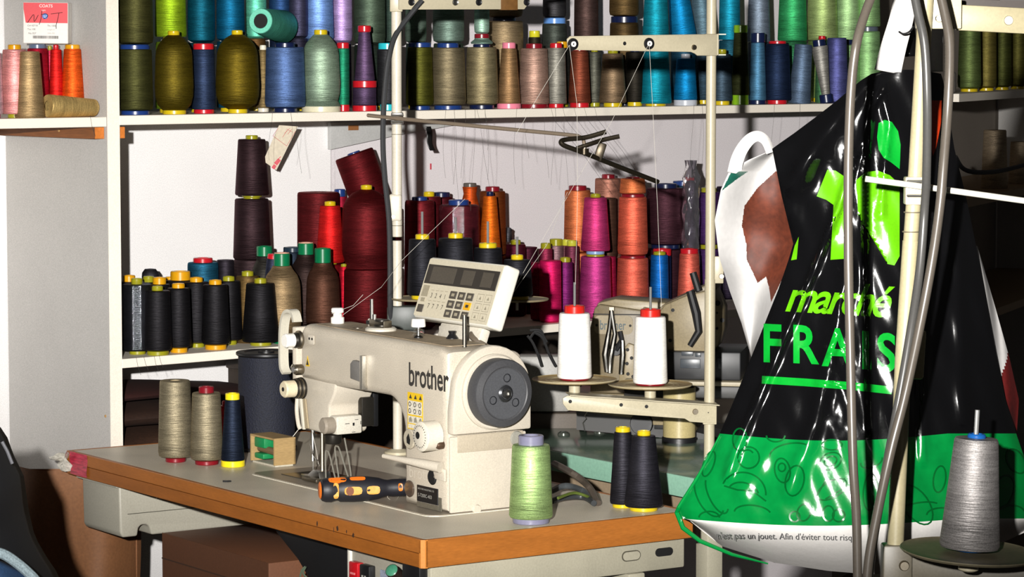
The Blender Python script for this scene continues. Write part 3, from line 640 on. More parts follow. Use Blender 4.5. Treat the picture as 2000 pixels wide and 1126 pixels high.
for (x, y) in ((-.05, .10), (-.05, .50), (-TLEN + .12, .42), (-TLEN + .12, .57)):
    MB().box((x - .03, y - .02, -.74), (x + .03, y + .02, -TT - .0605 if x > -.1 else -TT - .0005), bev=.004).build('leg', frm, tb)
MB().box((-.09, .05, -.748), (-.01, TW - .05, -.742)).build('foot_bar', frm, tb)
MB().box((-TLEN + .08, .38, -.748), (-TLEN + .16, TW - .02, -.742)).build('foot_bar', frm, tb)
# torn strip of red and white tape at the far left corner
tp = thing('tape_scrap', 'torn red printed clear tape hanging at the left table corner', 'tape', TM)
MB().grid(6, 6, lambda u, v: (-TLEN + .02 + u * .085, -.0015 - .0015 * math.sin(v * 6 + u * 3), .001 - v * .05)).build('printed_tape', [mat('tape_red', '#b9344a', .35, var=.5, vscale=260, stretch=(.15, 1, 1))], tp)
MB().grid(12, 10, lambda u, v: (-TLEN - .055 + u * .085, -.006 - .012 * math.sin(u * 7 + v * 4), -.018 + .016 * u - v * .045 * (.15 + u * .85) - .005 * math.sin(11 * u))).build('clear_tape', mat('tape_clear', '#c9c4b8', .2, var=.3, vscale=120, bump=.3, bscale=80), tp)

# ------------------------------------------------------------------ grey drawer/oil pan box under the left end
db = thing('under_table_drawer', 'light grey plastic drawer box hanging under the left end of the table', 'drawer', TM)
gp = mat('grey_plastic_case', '#a29e90', .45, var=.08, vscale=250)
X0, X1, Y0, Y1 = -1.445, -1.264, .022, .42
YZ = lambda x: frame((x, 0, 0), (0, 1, 0), (0, 0, 1))
MB().prism([(Y0, -TT - .001), (Y1, -TT - .001), (Y1 - .01, -.170), (Y0 + .078, -.170), (Y0 + .074, -.152), (Y0 + .066, -.146), (Y0 + .054, -.146), (Y0 + .047, -.152), (Y0 + .044, -.170), (Y0 + .008, -.170), (Y0 + .002, -.160)], X0, X1, YZ(0), bev=.006, seg=3).build('case', gp, db)
MB().box((X1 - .001, Y0 + .02, -TT - .068), (X1 + .0012, Y1 - .02, -TT - .0665)).build('seam', mat('drawer_seam', '#4d4a40', .6), db, smooth=False)
MB().box((X1 - .002, Y0 + .09, -TT - .040), (X1 + .004, Y1 - .03, -TT - .004), bev=.001).build('front_plate', mat('grey_plastic_plate', '#aba698', .4), db)
MB().box((X0 - .008, Y0 - .010, -TT - .0065), (X1 + .006, Y1, -TT - .0012)).build('rim', gp, db)

# ================================================================== the sewing machine
OM = TM @ Mv(-.227, .20, 0)
sm = thing('sewing_machine', 'beige industrial sewing machine with grey handwheel on the wooden edged table', 'sewing machine', OM)
BEI = mat('machine_enamel', '#c0b6a5', .33, spec=.45, var=.18, vscale=480, blot=.10, blscale=9, bump=.06, bscale=500)
BEI2 = mat('machine_enamel_light', '#c2b9a9', .33, spec=.45, var=.10, vscale=420, blot=.06, blscale=9)
TOPM = mat('dusty_top', '#a8957a', .6, var=.2, vscale=200, blot=.25, blscale=18)
GREYW = mat('wheel_grey', '#3f3f41', .5, spec=.4, var=.14, vscale=330)
GREYW2 = mat('wheel_grey_face', '#47484b', .55, spec=.35, var=.14, vscale=330)
# bed plate
def rrect(x0, x1, y0, y1, r, n=5):
    pts = []
    for (cx, cy, a0) in ((x1 - r, y1 - r, 0), (x0 + r, y1 - r, 90), (x0 + r, y0 + r, 180), (x1 - r, y0 + r, 270)):
        for k in range(n + 1): a = math.radians(a0 + 90 * k / n); pts.append((cx + r * math.cos(a), cy + r * math.sin(a)))
    return pts
MB().prism(rrect(-.705, .012, -.045, .20, .03), -.03, .0012, None).build('bed_rim', mat('bed_rim_white', '#d9d3c2', .45), sm, smooth=False)
MB().prism(rrect(-.701, .008, -.041, .196, .027), -.03, .0024, None).build('bed', mat('bed_metal', '#93897a', .4, spec=.4, var=.1, vscale=250, blot=.15, blscale=12), sm, smooth=False)
MB().box((-.64, .0, .0024), (-.46, .10, .0040), bev=.001).build('slide_plate', mat('slide_plate_steel', '#57524a', .3, metal=.8, blot=.3, blscale=30), sm)
# column and arm in one casting (profile in x-z, drawn facing the operator)
def arcpts(cx, cz, r, a0, a1, n=8): return [(cx + r * math.cos(math.radians(a0 + (a1 - a0) * k / n)), cz + r * math.sin(math.radians(a0 + (a1 - a0) * k / n))) for k in range(n + 1)]
prof = [(0, .0026), (0, .312)] + [(-.03, .319), (-.30, .322), (-.535, .326)] + arcpts(-.535, .301, .025, 90, 180, 5)[1:] + [(-.562, .212), (-.455, .206), (-.30, .208)] + arcpts(-.225, .142, .066, 92, 0, 8) + [(-.1585, .05), (-.158, .0026)]
def loft_body(prof, ys, ins, name, m, par):
    n = len(prof); cx = sum(p[0] for p in prof) / n; cz = sum(p[1] for p in prof) / n
    # offset inward by simple vertex normals for rounded long edges
    nor = []
    for i in range(n):
        a = Vector(prof[i - 1]); b_ = Vector(prof[i]); c = Vector(prof[(i + 1) % n])
        d1 = (b_ - a); d2 = (c - b_)
        n1 = Vector((d1.y, -d1.x)).normalized() if d1.length > 1e-9 else Vector((0, 0)); n2 = Vector((d2.y, -d2.x)).normalized() if d2.length > 1e-9 else n1
        v = (n1 + n2); v = v.normalized() if v.length > 1e-6 else n1; k = 1 / max(.5, v.dot(n1))
        nor.append(v * k)
    ar = sum(prof[i][0] * prof[(i + 1) % n][1] - prof[(i + 1) % n][0] * prof[i][1] for i in range(n))
    sg = -1 if ar > 0 else 1
    vs = []; fs = []
    for y, o in zip(ys, ins):
        for i in range(n):
            p = Vector(prof[i]) + nor[i] * (o * sg * 1.0)
            vs.append((p.x, y, max(p.y, .0026)))
    for j in range(len(ys) - 1):
        for i in range(n): fs.append((j * n + i, j * n + (i + 1) % n, (j + 1) * n + (i + 1) % n, (j + 1) * n + i))
    fs.append(tuple(range(n))); fs.append(tuple(range((len(ys) - 1) * n, len(ys) * n)))
    return MB().add(vs, fs).build(name, m, par, ang=40)
R_ = .016
ys = [R_ * (1 - math.sin(math.radians(a))) for a in (90, 60, 30, 0)]; ii = [R_ * (1 - math.cos(math.radians(a))) for a in (90, 60, 30, 0)]
W_ = .125
body = loft_body(prof, ys + [W_ - y for y in ys[::-1]], ii + ii[::-1], 'arm_casting', BEI, sm)
# wider column and end housing
MB().box((-.150, .10, .0026), (-.0005, .180, .306), bev=.018, seg=3).build('column_back', BEI, sm)
hz, hy = .2335, .093
endp = [(0.0, .155)] + [(.0, .20)] + arcpts(.093, .2335, .089, 165, 15, 14) + [(.182, .20), (.182, .155)]
MB().prism(endp, 0, .022, frame((-.001, .0, 0), (0, 1, 0), (0, 0, 1)), bev=.005).build('end_housing', BEI2, sm)
MB().box((-.001, .004, .0026), (.006, .180, .150), bev=.003).build('end_plate', BEI2, sm)
MB().box((.004, .020, .118), (.0075, .172, .152), bev=.002).build('end_recess', mat('recess_beige', '#a89d8a', .45, var=.1, vscale=300), sm)
MB().lathe([(0, .004), (.013, .004), (.015, 0)], Mv(.0075, .156, .137) @ Rt(90, 'Y'), 16).build('plug', mat('plug_grey', '#8b897f', .5), sm)
MB().lathe([(0, .004), (.008, .004), (.010, 0)], Mv(.006, .064, .006) @ Rt(90, 'Y'), 16).build('screw', BEI2, sm)
# rim ring and handwheel
WH = Mv(.020, hy, hz) @ Rt(90, 'Y')
MB().lathe([(.060, 0), (.0735, 0), (.0735, .006), (.070, .010), (.064, .010)], WH, 48).build('wheel_collar', BEI2, sm)
hw = MB().lathe([(.02, .002), (.062, .002), (.066, .006), (.066, .034), (.064, .038), (.052, .042), (.050, .0405), (.048, .0405), (.018, .0405)], WH, 56).build('handwheel', GREYW, sm)
MB().lathe([(.0485, .0402), (.0485, .0412), (.017, .0412), (.016, .0395), (0, .0395)], WH, 48).build('wheel_face', GREYW2, hw)
for k in range(3):
    a = math.radians(82 + 120 * k)
    MB().lathe([(.0075, .041), (.0085, .0422), (.0070, .0425), (.0062, .039), (0, .039)], WH @ Mv(-.030 * math.sin(a), .030 * math.cos(a), 0), 16).build('wheel_hole', mat('hole_grey', '#1c1d20', .35), hw)
MB().lathe([(.0155, .041), (.0165, .044), (.012, .047), (.010, .046)], WH, 20).build('hub_ring', mat('hub_dark', '#3a3b3d', .3, metal=.6), hw)
MB().lathe([(.0100, .046), (.0100, .049), (.004, .050), (.0035, .047), (0, .047)], WH, 6).build('hub_screw', STEEL, hw)
# dusty top plate + covers
MB().prism(rrect(-.53, -.02, .018, W_ - .018, .01), 0, .0012, Mv(0, 0, .3205) @ Rt(.5, 'Y')).build('dusty_top_plate', TOPM, sm, smooth=False)
# head: face block under the arm, seen from the wheel end
headp = [(-.562, .215), (-.566, .16), (-.560, .125), (-.545, .108), (-.46, .105), (-.452, .112), (-.448, .165), (-.428, .190), (-.420, .215)]
MB().prism(headp, -.098, -.004, XZ, bev=.008, seg=3).build('head_block', BEI2, sm)
dv = MB().box((-.449, .005, .108), (-.420, .066, .146), bev=.004).build('wiper_box', mat('device_white', '#c6c0b2', .35), sm)
MB().lathe([(0, 0), (.017, 0), (.017, .02), (.013, .024), (0, .024)], Mv(-.436, .004, .127) @ Rt(90, 'X'), 20).build('wiper_coil', mat('coil_taupe', '#8d8375', .4), dv)
for (y, z, a, b2) in ((.030, .130, .010, .0012), (.045, .128, .004, .006), (.052, .137, .008, .001), (.045, .112, .008, .001), (.062, .130, .001, .007)):
    MB().box((-.4198, y - a / 2, z - b2 / 2), (-.4190, y + a / 2, z + b2 / 2)).build('wiper_mark', BLACKP, dv, smooth=False)
MB().box((-.445, .07, .120), (-.428, .100, .180), bev=.003).build('wiper_arm', mat('dark_steel', '#37342f', .35, metal=.7), sm)
MB().box((-.440, .099, .118), (-.431, .112, .205), bev=.002).build('rear_guard', BLACKP, sm)
# thread take-up guard loop
loop = smooth_path([(-.548, -.012, .330), (-.552, -.015, .349), (-.566, -.018, .352), (-.579, -.020, .342), (-.586, -.022, .315), (-.588, -.022, .270), (-.586, -.022, .235), (-.578, -.020, .222)], 6)
vs = []; fs = []
for i, p in enumerate(loop):
    t_ = (loop[min(i + 1, len(loop) - 1)] - loop[max(i - 1, 0)]).normalized(); nn = Vector((t_.z, 0, -t_.x))
    for (u, v) in ((-.010, -.0035), (.010, -.0035), (.010, .0035), (-.010, .0035)): vs.append(p + Vector((0, u, 0)) + nn * v)
for i in range(len(loop) - 1):
    for k in range(4): fs.append((i * 4 + k, i * 4 + (k + 1) % 4, i * 4 + 4 + (k + 1) % 4, i * 4 + 4 + k))
fs += [(0, 1, 2, 3), tuple(len(loop) * 4 - 4 + k for k in range(4))]
MB().add(vs, fs).build('take_up_guard', mat('guard_white', '#b9b4a5', .35, var=.06), sm, ang=60)
MB().box((-.580, -.006, .205), (-.563, .06, .318), bev=.003).build('face_plate', BEI2, sm)
# knobs on the face: upper pretension, tension disc, dial
def knob(x, z, r, ln, m, y=-.002, n=20, name='knob', par=sm):
    return MB().lathe([(r * .9, 0), (r, .002), (r, ln - .003), (r * .85, ln), (0, ln)], Mv(x, y, z) @ Rt(90, 'X'), n).build(name, m, par)
knob(-.553, .292, .016, .016, mat('dark_steel', '#37342f', .35, metal=.7), name='thread_guide')
knob(-.556, .292, .0145, .036, WHITEP, name='guide_knob')
knob(-.553, .293, .019, .008, DSTEEL, name='guide_disc')
for k in range(5): knob(-.548, .193, .0225 - .0006 * k, .003, DSTEEL if k % 2 else mat('dark_steel', '#37342f', .35, metal=.7), y=-.002 - .0042 * k, n=28, name='tension_disc')
kn = knob(-.548, .193, .0175, .044, mat('dial_cream', '#cfc2a4', .4), n=24, name='tension_dial')
MB().lathe([(.0045, 0), (.0045, .0012), (0, .0012)], Mv(-.548, -.0458, .193) @ Rt(90, 'X'), 12).build('dial_screw', DARK, kn)
knob(-.546, .232, .011, .018, DSTEEL, name='thread_post'); knob(-.546, .232, .007, .022, STEEL, name='thread_post')
MB().tube(smooth_path([(-.558, -.006, .236), (-.566, -.012, .240), (-.574, -.012, .233), (-.57, -.012, .226)]), .0016, 6).build('check_spring', STEEL, sm)
MB().tube(smooth_path([(-.563, -.004, .17), (-.562, -.006, .145), (-.552, -.008, .118), (-.548, -.006, .108)]), .0045, 8).build('face_ridge', BEI2, sm)
MB().prism([(-.543, .172), (-.532, .172), (-.520, .112), (-.534, .110)], 0.0, .0035, XZ, bev=.001).build('lever_strip', mat('lever_tan', '#9b8c70', .45), sm)
MB().prism([(-.556, .172), (-.546, .172), (-.533, .108), (-.541, .108)], -.0, .007, XZ, bev=.002).build('lever_strip', mat('guard_white', '#b9b4a5', .35), sm)
# needle, presser bar, foot
knl = [(-.545, .022, .110), (-.545, .022, .04)]
MB().tube(knl, .004, 10).build('needle_bar', STEEL, sm)
MB().tube([(-.545, .022, .045), (-.545, .022, .012)], [.0016, .0008], 8).build('needle', STEEL, sm)
MB().tube([(-.520, .030, .110), (-.520, .030, .022)], .0045, 10).build('presser_bar', DSTEEL, sm)
MB().prism([(-.575, .0045), (-.505, .0045), (-.500, .008), (-.505, .022), (-.530, .024), (-.55, .012), (-.578, .010)], -.04, -.012, XZ, bev=.001).build('presser_foot', STEEL, sm)
MB().lathe([(0, 0), (.016, 0), (.018, .004), (.018, .018), (.012, .024), (0, .024)], Mv(-.485, .035, .082), 18).build('bar_knob', mat('dark_steel', '#37342f', .35, metal=.7), sm)
MB().tube(smooth_path([(-.525, .005, .078), (-.50, -.004, .060), (-.478, -.008, .052)]), .0013, 6).build('finger_lifter', STEEL, sm)
zz = []
xk = -.492
for k in range(4):
    lo_, hi_ = .008 + .004 * k, .055 + .006 * k
    x_ = xk + .020 * k
    seq = [(x_, lo_), (x_ - .002, hi_)] if k % 2 == 0 else [(x_, hi_), (x_ + .002, lo_)]
    zz += seq
pts = [(-.448, -.004, .010), (-.450, -.004, .066), (-.443, -.004, .074), (-.433, -.004, .066), (-.412, -.004, .024), (-.404, -.004, .018), (-.398, -.004, .026), (-.412, -.004, .080), (-.403, -.004, .088), (-.392, -.004, .080), (-.364, -.004, .036), (-.356, -.004, .030), (-.350, -.004, .040), (-.374, -.004, .108)]
MB().tube(smooth_path(pts, 4), .0017, 6).build('finger_guard_wire', mat('guard_wire', '#a9a698', .35, metal=.6), sm)
MB().box((-.535, -.012, .004), (-.475, .004, .012), bev=.002).build('foot_plate', DSTEEL, sm)
MB().box((-.47, .03, .004), (-.445, .06, .016), bev=.002).build('edge_guide', mat('brass_dull', '#8d7642', .4, metal=.5), sm)
# top fittings
def upknob(x, y, z, prof_, m, name, par=sm, n=18): return MB().lathe(prof_, Mv(x, y, z), n).build(name, m, par)
upknob(-.515, .065, .325, [(.013, 0), (.014, .002), (.014, .013), (.009, .016), (.009, .021), (.013, .024), (.013, .031), (.011, .033), (0, .033)], WHITEP, 'top_knob')
upknob(-.41, .05, .323, [(.010, 0), (.010, .003), (0, .003)], DSTEEL, 'oil_cap')
bw = upknob(-.345, .065, .3225, [(.032, 0), (.032, .006), (.028, .009), (0, .009)], mat('winder_base', '#c2bcae', .4), 'bobbin_winder', n=28)
MB().tube([(-.385, .068, .323), (-.385, .068, .385)], .0035, 8).build('winder_pin', STEEL, sm)
MB().box((-.375, .055, .331), (-.318, .075, .346), bev=.002).build('winder_frame', DSTEEL, bw)
MB().tube([(-.362, .06, .334), (-.362, .06, .356)], .004, 8).build('winder_post', STEEL, bw)
MB().lathe([(.017, 0), (.017, .003), (.004, .003), (.004, .010), (.015, .010), (.015, .013), (0, .013)], Mv(-.335, .062, .334) @ Rt(0, 'X'), 18).build('winder_bobbin', mat('dark_steel', '#37342f', .35, metal=.7), bw)
MB().box((-.43, .085, .324), (-.375, .105, .342), bev=.003).build('winder_arm', mat('device_white', '#c6c0b2', .35), sm)
MB().box((-.432, .083, .330), (-.39, .0845, .338)).build('winder_slot', BLACKP, sm, smooth=False)
tp_ = upknob(-.183, .052, .320, [(.0035, 0), (.0035, .026), (0, .026)], STEEL, 'tension_post')
upknob(-.183, .052, .345, [(.014, 0), (.0145, .002), (.0135, .014), (.012, .016), (0, .016)], WHITEP, 'tension_knob')
for k, z in enumerate((.328, .332, .336, .339)): upknob(-.183, .052, z, [(.004, 0), (.012 - .001 * k, .001), (.004, .002)], STEEL, 'tension_spring_coil', tp_)
upknob(-.183, .052, .3215, [(.009, 0), (.009, .004), (.004, .006), (0, .006)], BLACKP, 'tension_washer', tp_)
upknob(-.135, .10, .320, [(.012, 0), (.012, .004), (.006, .012), (.008, .018), (0, .018)], BLACKP, 'thread_clip')
MB().tube([(-.022, .055, .318), (-.022, .055, .380)], .0042, 10).build('thread_pin', mat('pin_dark', '#57544e', .3, metal=.9), sm)
# front of the arm: sensor with bright bracket, warning signs, letters
sx = -.312
MB().prism([(sx - .03, .232), (sx + .012, .228), (sx + .012, .268), (sx - .02, .270), (sx - .03, .262)], 0, .010, XZ, bev=.002).build('sensor_body', mat('sensor_grey', '#6d6a66', .5), sm)
MB().box((sx + .010, -.012, .214), (sx + .020, .001, .282), bev=.001).build('sensor_bracket', mat('bright_bracket', '#bdb8ac', .3, metal=.8), sm)
def label_text(body, size, x, z, m, par, y=-.0012, bold=0, name='lettering', shear=0, spacing=1, align='LEFT', sx_=1.0, M=None):
    vs, fs = text_geo(body, size, bold, shear, spacing, align)
    T_ = (Mv(x, y, z) @ XZ @ Matrix.Diagonal((sx_, 1, 1, 1))) if M is None else M @ Matrix.Diagonal((sx_, 1, 1, 1))
    return MB().add(vs, fs, T_).build(name, m, par, smooth=False)
INK = mat('grey_ink', '#33302c', .5, var=.05)
label_text('brother', .0640, -.136, .238, INK, sm, bold=.0011, spacing=.98, sx_=.72, name='brand_lettering')
# yellow sign
ws = MB().box((-.140, -.0006, .152), (-.085, .0005, .224)).build('warning_sign', mat('sign_yellow', '#d9b21a', .4), sm, smooth=False)
for (z0, z1) in ((.181, .208), (.154, .162)): MB().box((-.137, -.0009, z0), (-.088, -.0005, z1)).build('sign_field', mat('sign_white', '#cfc9b8', .5, var=.3, vscale=300), ws, smooth=False)
MB().box((-.137, -.0009, .164), (-.088, -.0005, .178)).build('sign_field', mat('sign_white', '#cfc9b8', .5), ws, smooth=False)
for k in range(3):
    for j in range(2):
        MB().lathe([(.0035, 0), (.005, .0003), (.0035, .0006)], Mv(-.131 + .018 * k, -.0010, .188 + .013 * j) @ Rt(90, 'X'), 10).build('sign_picture', INK, ws)
for k in range(3): MB().prism([(-.134 + .018 * k, .212), (-.124 + .018 * k, .212), (-.129 + .018 * k, .2205)], 0, .0004, Mv(0, -.0006, 0) @ XZ).build('sign_triangle', INK, ws, smooth=False)
for k in range(3): MB().prism([(-.134 + .018 * k, .166), (-.122 + .018 * k, .167), (-.126 + .018 * k, .177), (-.133 + .018 * k, .174)], 0, .0004, Mv(0, -.0009, 0) @ XZ).build('sign_picture', mat('sign_grey', '#8d8878', .5), ws, smooth=False)
tr = MB().prism([(-.533, .240), (-.518, .240), (-.5255, .262)], 0, .0006, Mv(0, -.0004, 0) @ XZ).build('warning_triangle', mat('sign_yellow', '#d9b21a', .4), sm, smooth=False)
MB().prism([(-.5305, .2425), (-.5205, .2425), (-.5255, .255)], 0, .0004, Mv(0, -.0010, 0) @ XZ).build('triangle_picture', INK, tr, smooth=False)
pl = MB().prism(rrect(-.523, -.497, .286, .306, .004), 0, .002, Mv(0, -.0004, 0) @ XZ, bev=.0006).build('cover_plate', BEI2, sm)
for k in (0, 1): MB().lathe([(.0028, 0), (.0028, .0006), (0, .0006)], Mv(-.515 + .011 * k, -.0024, .298) @ Rt(90, 'X'), 10).build('plate_hole', DARK, pl)
# stitch dial
sd = knob(-.034, .150, .029, .038, mat('dial_white', '#d0c9b9', .4, var=.08), n=36, name='stitch_dial')
for k in range(24):
    a = 2 * math.pi * k / 24
    MB().box((-.0006, -.0225, 0), (.0006, -.0195, .0006), Mv(-.034, -.0401, .150) @ Rt(90, 'X') @ Rt(15 * k, 'Z')).build('dial_tick', INK, sd, smooth=False)
MB().lathe([(.006, 0), (.0072, .001), (0, .001)], Mv(-.040, -.0401, .152) @ Rt(90, 'X'), 16).build('dial_hole', DARK, sd)
MB().lathe([(.019, 0), (.020, .004), (.018, .006), (0, .006)], Mv(-.122, -.004, .134) @ Rt(90, 'X'), 24).build('dial_base', mat('dial_base', '#a9a08d', .4), sm)
MB().prism([(-.127, .126), (-.117, .123), (-.115, .133), (-.121, .145), (-.128, .136)], 0, .001, Mv(0, -.0102, 0) @ XZ, bev=.0003).build('dial_drop_mark', DARK, sm)
MB().lathe([(.008, 0), (.008, .010), (.006, .014), (0, .014)], Mv(-.012, -.002, .134) @ Rt(90, 'X'), 14).build('dial_stop', mat('bronze_dull', '#5f4a3a', .4, metal=.6), sm)
# reverse lever
MB().tube([(-.150, -.050, .1005), (-.10, -.040, .0985), (-.05, -.028, .096), (-.004, -.012, .092)], [.0045, .006, .009, .011], 12).build('reverse_lever', BEI2, sm)
MB().prism([(-.04, .066), (.0, .064), (.0, .088), (-.04, .092)], 0, .006, XZ, bev=.002).build('lever_hub', BEI2, sm)
# lower front: plug, oil window, nameplate, embossed name
knob(-.047, .0675, .0150, .004, DARK, name='rubber_plug')
knob(-.130, .035, .0165, .003, mat('oil_glass', '#4a3d33', .15, coat=.5), name='oil_window')
npl = MB().box((-.106, -.0016, .014), (-.030, .0005, .046), bev=.0008, seg=1).build('nameplate', BLACKP, sm)
PALE = mat('pale_ink', '#9d9a92', .5)
label_text('BROTHER INDUSTRIES LTD', .0048, -.101, .038, PALE, npl, y=-.002)
label_text('S-7200C-403', .0095, -.101, .024, PALE, npl, y=-.002)
MB().box((-.106, -.0014, .004), (-.030, .0005, .0132)).build('plate_strip', mat('plate_strip_grey', '#7d7768', .4, metal=.5), sm, smooth=False)
MB().box((-.028, -.0014, .004), (-.018, .0005, .030)).build('plate_tab', mat('plate_tab_grey', '#5f5b50', .4), sm, smooth=False)
label_text('brother', .034, -.135, .058, BEI2, sm, y=-.001, name='embossed_lettering')

# ------------------------------------------------------------------ control panel on top
CP = OM @ Mv(-.170, .117, .352) @ Rt(-20, 'X')
cp = thing('control_panel', 'tilted cream control panel with dark display on top of the sewing machine', 'control panel', CP)
PAN = mat('panel_cream', '#c6bda6', .4, var=.08, vscale=330)
MB().box((-.138, 0, 0), (.138, .036, .128), bev=.006, seg=3).build('case', mat('panel_case_white', '#d9d5c8', .4, var=.04), cp)
MB().prism(rrect(-.135, .131, .004, .124, .004), 0, .0012, XZ).build('face', PAN, cp, smooth=False)
ds = MB().box((-.131, -.0022, .072), (.126, -.0008, .112), bev=.0005, seg=1).build('display', mat('display_dark', '#2e2a25', .35, var=.1), cp)
MB().box((-.112, -.0026, .076), (-.025, -.0021, .108)).build('display_window', mat('display_window', '#4a443b', .3, var=.15, vscale=300), ds, smooth=False)
MB().box((.000, -.0026, .077), (.042, -.0021, .107)).build('display_window', mat('display_window', '#4a443b', .3), ds, smooth=False)
MB().box((.070, -.0026, .077), (.108, -.0021, .107)).build('display_window', mat('display_window', '#4a443b', .3), ds, smooth=False)
KEY = mat('key_dark', '#4a443c', .5, var=.12, vscale=300); KLT = mat('key_line', '#9a917b', .5)
for r_ in range(3):
    for c_ in range(3):
        x = -.013 + c_ * .030 ; z = .0545 - r_ * .0192
        k = MB().box((x - .0125, -.0026, z - .0078), (x + .0125, -.0010, z + .0078), bev=.0008, seg=1).build('key', mat('key_yellow', '#dba317', .5) if (r_, c_) == (1, 2) else KEY, cp)
        MB().box((x - .005, -.0030, z - .003), (x + .005, -.0025, z + .003)).build('key_mark', INK if (r_, c_) == (1, 2) else KLT, k, smooth=False)
MB().box((-.128, -.0026, .012), (-.106, -.0010, .028), bev=.0008, seg=1).build('key', KEY, cp)
MB().box((-.128, -.0020, .045), (-.104, -.0010, .068), bev=.0006, seg=1).build('key', KLT, cp)
MB().box((-.124, -.0026, .034), (-.108, -.0010, .042), bev=.0006, seg=1).build('key', KLT, cp)
for r_ in range(2):
    for c_ in range(4):
        label_text('3241'[c_] if r_ == 0 else '7', .014, -.094 + c_ * .0165, .044 - r_ * .022, INK, cp, y=-.0016, name='digit')
        MB().box((-.096 + c_ * .0165, -.0016, .059 - r_ * .022), (-.085 + c_ * .0165, -.0013, .060 - r_ * .022)).build('digit_line', KLT, cp, smooth=False)
for r_ in range(3):
    for c_ in range(2):
        x0 = .072 + c_ * .028; z0 = .048 - r_ * .019
        for (a, b2, c2, d2) in ((0, 0, .022, .0008), (0, .0145, .022, .0153), (0, 0, .0008, .0153), (.0212, 0, .022, .0153)):
            MB().box((x0 + a, -.0016, z0 + b2), (x0 + c2, -.0012, z0 + d2)).build('key_outline', mat('outline_grey', '#8d8673', .5), cp, smooth=False)
        MB().prism([(x0 + .007, z0 + .004), (x0 + .015, z0 + .004), (x0 + .011, z0 + .011)], 0, .0004, Mv(0, -.0012, 0) @ XZ).build('key_arrow', mat('outline_grey', '#8d8673', .5), cp, smooth=False)
MB().box((-.05, .012, -.030), (.10, .034, .0), bev=.004).build('neck', mat('device_white', '#c6c0b2', .35), cp)
MB().box((-.06, .012, -.0305), (.075, .030, -.012), Rt(20, 'X'), bev=.003).build('bracket', mat('device_white', '#c6c0b2', .35), cp)
MB().tube(smooth_path([(.05, .03, -.005), (.075, .01, -.02), (.10, .02, -.03), (.13, .06, -.04)]), .006, 8).build('cable', mat('cable_brown', '#5d5346', .5), cp)
# ================================================================== things standing on the sewing table
def tcone(x, y, yt, wb, wt, col, label, **kw):
    p = PZ(x, y, ZT); p.z = ZT + .0004; px = PX(p + Vector((0, 0, .07))); H = (CAM + ray(x, yt) * p.y).z - p.z
    for k in ('cw', 'ch', 'bw', 'bh'):
        if k in kw:
            v = kw.pop(k) / px; kw[{'cw': 'rc', 'ch': 'hc', 'bw': 'rB', 'bh': 'hb'}[k]] = v / 2 if k in ('cw', 'bw') else v
    return cone(Mv(*p), H, wb / 2 / px, wt / 2 / px, col, label, group='thread cones on the sewing table', **kw)
tcone(343, 901, 742, 68, 60, '#8a8069', 'taupe grey cone without cap on the table, leftmost', cap=None, base=DRED, kind='king', bw=40, bh=8)
t_ = tcone(404, 906, 754, 64, 56, '#8a8069', 'taupe grey cone with red cap on the table, second from left', cap=DRED, base=DRED, kind='king', bw=46, cw=30, ch=12, bh=8)
tcone(455, 910, 767, 46, 30, '#1b2230', 'slim blackish navy cone with bright yellow cap and foot on the table', cap='#e3cf1c', base='#e3cf1c', cw=28, bw=47, ch=12, bh=12)
tcone(1037, 1020, 849, 86, 74, '#a3c07c', 'pale lime cone with grey cap standing beside the handwheel', cap='#76758a', base='#76758a', cw=50, bw=72, ch=18, bh=11, gloss=.25)
tcone(1216, 990, 833, 50, 34, '#232227', 'black cone on the table, the rear one of the pair', cap=YEL, base=YEL, cw=29, bw=40, ch=9, bh=8)
tcone(1257, 996, 840, 76, 46, '#26252b', 'black cone on the table, the front one of the pair', cap=YEL, base=YEL, cw=26, bw=55, ch=9, bh=9)
# big navy drum of cord behind
p = tl(524, 866); pw = TM @ Vector((p.x, min(p.y, TW + .02), 0))
q = P(521, 850, 6.58); q.z = ZT + .001; px = PX(q)
yb = q.y; HB = (CAM + ray(521, 686) * yb).z - ZT
nd = thing('cord_drum', 'big drum of dark navy cord with black flanges behind the machine head', 'cord drum', (q.x, q.y, ZT + .0005))
MB().lathe([(.03, .006), (.062, .006), (.0635, HB * .3), (.0625, HB - .010), (.03, HB - .008)], None, 40).build('cord', mat('navy_cord', '#0c1020', .75, var=.35, vscale=260, bump=.3, bscale=300), nd)
for z in (0, HB - .008):
    MB().lathe([(.012, z), (.0655, z), (.0675, z + .002), (.0675, z + .006), (.0655, z + .008), (.05, z + .008), (.047, z + .005), (.012, z + .005)], None, 40).build('flange', BLACKP, nd)
MB().lathe([(.012, HB - .006), (.018, HB - .003), (.018, HB + .001), (.010, HB + .001), (.009, 0.01), (0, .01)], None, 20).build('hub', BLACKP, nd)
# small raw wood box with green lining, lying on its side
c0 = PZ(536, 913, ZT); bxM = frame(c0 + Vector((0, 0, .0003)), (Vector((-.86, .50, 0))), (Vector((.50, .86, 0))))
wb_ = thing('small_wooden_box', 'small open plywood box with green scraps inside next to the yellow capped cone', 'box', frame(c0 + Vector((0, 0, .0004)), AX, BX))
ply = mat('plywood', '#a4885a', .6, var=.15, vscale=90, stretch=(1, 1, 6), blot=.12, blscale=14)
d_, w2_, h_ = .105, .052, .062; tt = .004
MB().box((-d_, 0, 0), (0, tt, h_)).build('side', ply, wb_, smooth=False)
for i, (lo_, hi_) in enumerate((((-d_, .0, 0), (0, w2_, tt)), ((-d_, 0, h_ - tt), (0, w2_, h_)), ((-tt, 0, tt), (0, w2_, h_ - tt)), ((-d_, 0, tt), (-d_ + tt, w2_, h_ - tt)), ((-d_, w2_ - tt, tt), (0, w2_, h_ - tt)))):
    if i == 0: continue
    MB().box(lo_, hi_).build('board', ply, wb_, smooth=False)
